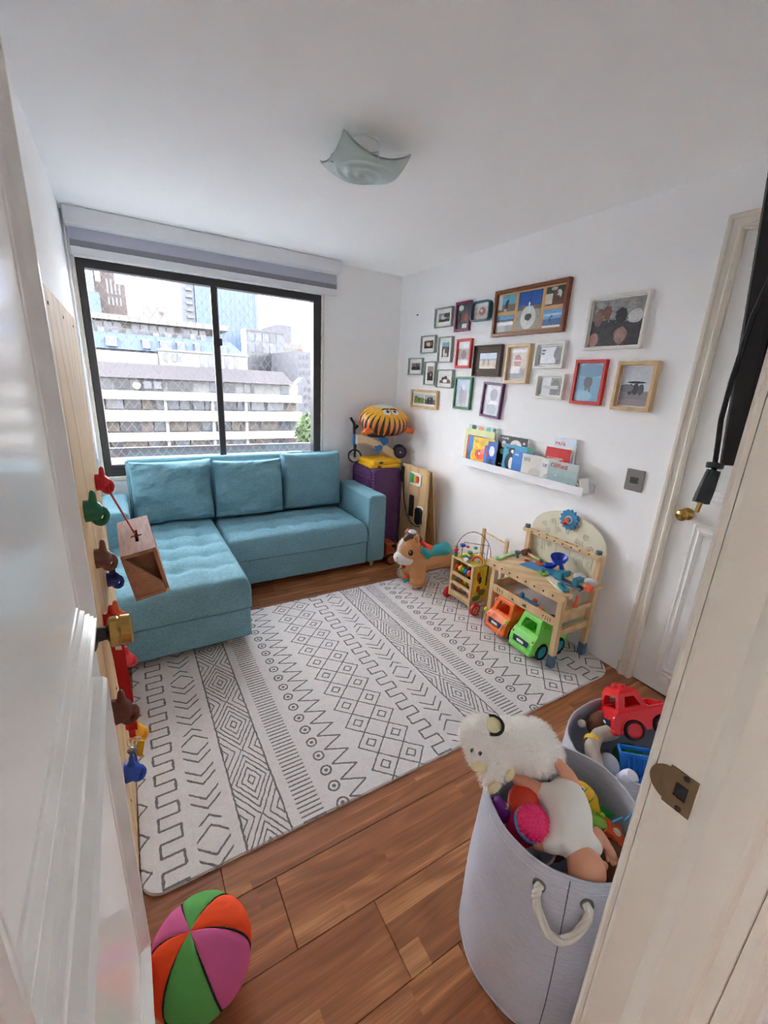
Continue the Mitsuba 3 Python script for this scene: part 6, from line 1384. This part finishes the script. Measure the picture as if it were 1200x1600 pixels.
cu = thing('white_beaker', 'white plastic beaker lying beside the pink rattle in the large basket', 'beaker'); part(cu, 'wall', mv(lathe([(.0, -.06), (.040, -.06), (.044, .05), (.0415, .05), (.038, -.055), (0, -.055)], 28), (.768, .455, .385), (16, -10, 0)), 'cup_white', 40); part(cu, 'rim_band', mv(lathe([(.044, .046), (.0465, .046), (.0465, .052), (.0425, .052)], 28), (.768, .455, .385), (16, -10, 0)), 'cup_white', 40)
br = thing('bristle_toy', 'purple bristled bath toy with a green edge in the large basket', 'bath toy'); q_ = ell((.905, .505, .44), (.034, .028, .026), 14); part(br, 'body', q_, 'purple_rubber', True); part(br, 'bristles', fur(q_, 900, .012, 5, .0016), 'purple_rubber', stuff=True); part(br, 'edge', mv(lathe([(.030, -.004), (.036, 0), (.030, .004)], 24, 'y'), (.878, .507, .443), (0, 0, 70)), 'leaf_green', 40)
fi = thing('toy_fish', 'yellow and green toy fish against the inner side of the large basket', 'toy fish'); Mf = frame_at((.985, .468, .430), (.3, -.8, -.52), (.9, .42, -.13), (.32, -.43, .85))
part(fi, 'body', xf(blob([((.0, 0, 0), (.040, .022, .030)), ((.02, 0, 0), .018, (.05, 0, -.004), .010)], .006, 4), Mf), 'fish_yellow', True); part(fi, 'stripe', xf(cat(*[mv(lathe([(.023, -.003), (.025, 0), (.023, .003)], 20, 'x'), (x, 0, 0), (0, 0, 0), (1, .92 - abs(x) * 5, 1.22 - abs(x) * 8)) for x in (-.012, .012)]), Mf), 'fish_green', 40); part(fi, 'eye', xf(ell((-.020, -.015, .016), (.007, .005, .007), 10), Mf), 'plastic_white', True); part(fi, 'pupil', xf(ell((-.021, -.019, .018), (.0035, .003, .0035), 8), Mf), 'black', True); part(fi, 'fin', xf(hullpts([(.04, -.002, .02), (.075, -.002, .032), (.075, -.002, -.03), (.04, .002, -.015), (.075, .002, .03)]), Mf), 'fish_green')
fg = thing('green_toy', 'small lime green frog-like toy below the fish in the large basket', 'toy'); part(fg, 'body', blob([((.955, .425, .395), .024, (.975, .405, .395), .022), ((.975, .405, .395), .012, (.995, .425, .40), .007), ((.955, .43, .395), .012, (.94, .44, .41), .008)], .006, 4), 'leaf_green', True); part(fg, 'eye', cat(ell((.968, .428, .418), (.008,) * 3, 8), ell((.985, .412, .416), (.008,) * 3, 8)), 'leaf_green', True)
st_ = thing('star_toy', 'orange star-shaped toy with a cream centre in the large basket', 'toy'); pts = [((.036 if k % 2 == 0 else .019) * math.cos(k * PI / 5), (.036 if k % 2 == 0 else .019) * math.sin(k * PI / 5)) for k in range(10)]
Ms = frame_at((.985, .372, .40), (.9, .3, -.2), (-.2, .85, .4), (.3, -.35, .88)); part(st_, 'star', xf(ext(Polygon(pts).buffer(.003), .012, at=-.006), Ms), 'star_orange', 30); part(st_, 'centre', xf(ell((0, 0, .007), (.011, .011, .006), 10), Ms), 'pad_cream', True)
R_('brown_teddy', 'brown plush toy deep in the front of the large basket', (.93, .345, .36), (.07, .055, .05), 'brown_plush', 'plush toy')
R_('orange_shape', 'orange plastic piece showing at the left inner edge of the large basket', (.722, .445, .40), (.022, .05, .022), 'toy_orange', 'toy')
R_('purple_egg', 'purple and green toy egg under the plush paw in the large basket', (.733, .545, .44), (.022, .03, .034), 'purple_rubber', 'toy')
put(thing('wooden_stick', 'tan wooden stick standing at the left inside of the large basket', 'toy'), cyl((.742, .50, .30), (.738, .535, .465), .011, 12), 'bike_wood', 30)
for k, (x, y, z, r, m, lb) in enumerate(((.86, .46, .34, .040, 'brown_plush', 'dark brown ball buried under the doll'), (.79, .36, .345, .040, 'hold_orange', 'amber ball under the doll head in the large basket'), (.95, .44, .31, .045, 'toy_navy', 'navy ball below the star in the large basket'), (.80, .50, .29, .045, 'toy_green', 'green ball deep under the red orange ball'), (.89, .53, .32, .037, 'purple_rubber', 'purple ball under the bristle toy'))):
    R_('play_ball', lb, (x, y, z), (r, r, r), m)
bcd = thing('blue_cord', 'bright blue cord hanging over the right rim of the large basket', 'cord'); put(bcd, tube([(.985, .385, .425), (1.0, .372, .445), (1.008, .368, .43), (1.022, .362, .455), (1.030, .358, .474), (1.038, .352, .484), (1.046, .350, .486), (1.056, .348, .47)], .0028, 8), 'ring_blue', True)

# second basket
Mt = frame_at((1.441, 0.643, 0.254), (0.880, -0.430, 0.205), (0.465, 0.686, -0.560), (0.100, 0.588, 0.803)) @ np.diag([.74, .95, .66, 1])
truck(Mt, 'truck_red', 'plastic_white', 'red toy truck lying on top of the second basket by the jamb', 'toy_red', 0)
bt = thing('toy_bench', 'blue plastic toy frame with ribs in the second basket', 'toy'); Mb = frame_at((1.36, .555, .262), (.55, -.80, .22), (.75, .57, -.2), (0, .27, .96))
part(bt, 'frame', xf(cat(bx(0, .15, 0, .008, .03, .045, .002), bx(0, .15, .05, .058, .03, .045, .002), bx(0, .008, 0, .058, .03, .045, .002), bx(.142, .15, 0, .058, .03, .045, .002)), Mb), 'toy_azure'); part(bt, 'rib', xf(cat(*[bx(x, x + .006, .005, .012, -.03, .035, .001) for x in (.025, .04, .055, .07)]), Mb), 'toy_azure'); part(bt, 'panel', xf(bx(.0, .15, .012, .016, -.04, .03, .001), Mb), 'toy_azure')
put(thing('white_tube', 'white rounded plastic bottle leaning in the front of the second basket', 'bottle'), mv(lathe([(0, .060), (.016, .058), (.0245, .046), (.027, .03), (.028, -.06), (0, -.062)], 24), (1.310, .508, .262), (22, -16, 0)), 'cup_white', 40)
kn = thing('knitted_snake', 'beige knitted soft toy with grey feet curled in the second basket', 'plush toy'); part(kn, 'body', blob([((1.395, .665, .275), .026, (1.44, .64, .292), .028), ((1.385, .665, .275), .022, (1.30, .632, .29), .026), ((1.30, .632, .29), .026, (1.255, .575, .278), .022)], .008, 6), 'knit_beige', True); part(kn, 'foot', blob([((1.258, .578, .278), .023, (1.238, .55, .268), .020)], .006, 4), 'knit_grey', True); part(kn, 'scarf', mv(lathe([(.026, -.012), (.029, -.008), (.029, .008), (.026, .012)], 20, 'x'), (1.335, .652, .283), (0, 0, 20)), 'fish_yellow', 40)
R_('grey_plush', 'grey rounded plush toy beside the white bottle in the second basket', (1.325, .575, .250), (.045, .035, .04), 'knit_grey', 'plush toy', (0, 0, 40))
R_('olive_plush', 'olive brown plush toy behind the red truck in the second basket', (1.46, .70, .27), (.06, .04, .05), 'brown_plush', 'plush toy')
for x, y, z, r, m, lb in ((1.42, .52, .16, .06, 'toy_navy', 'dark blue ball under the blue frame in the second basket'), (1.32, .61, .14, .055, 'brown_plush', 'brown ball at the bottom left of the second basket'), (1.53, .60, .15, .06, 'toy_green', 'dark green ball under the red truck'), (1.40, .47, .22, .035, 'toy_azure', 'small azure ball at the front of the second basket')):
    R_('play_ball', lb, (x, y, z), (r, r, r), m)
R_('rope_knot', 'cream rope knot inside the rim of the second basket', (1.372, .722, .292), (.016, .014, .014), 'rope_cream', 'rope')
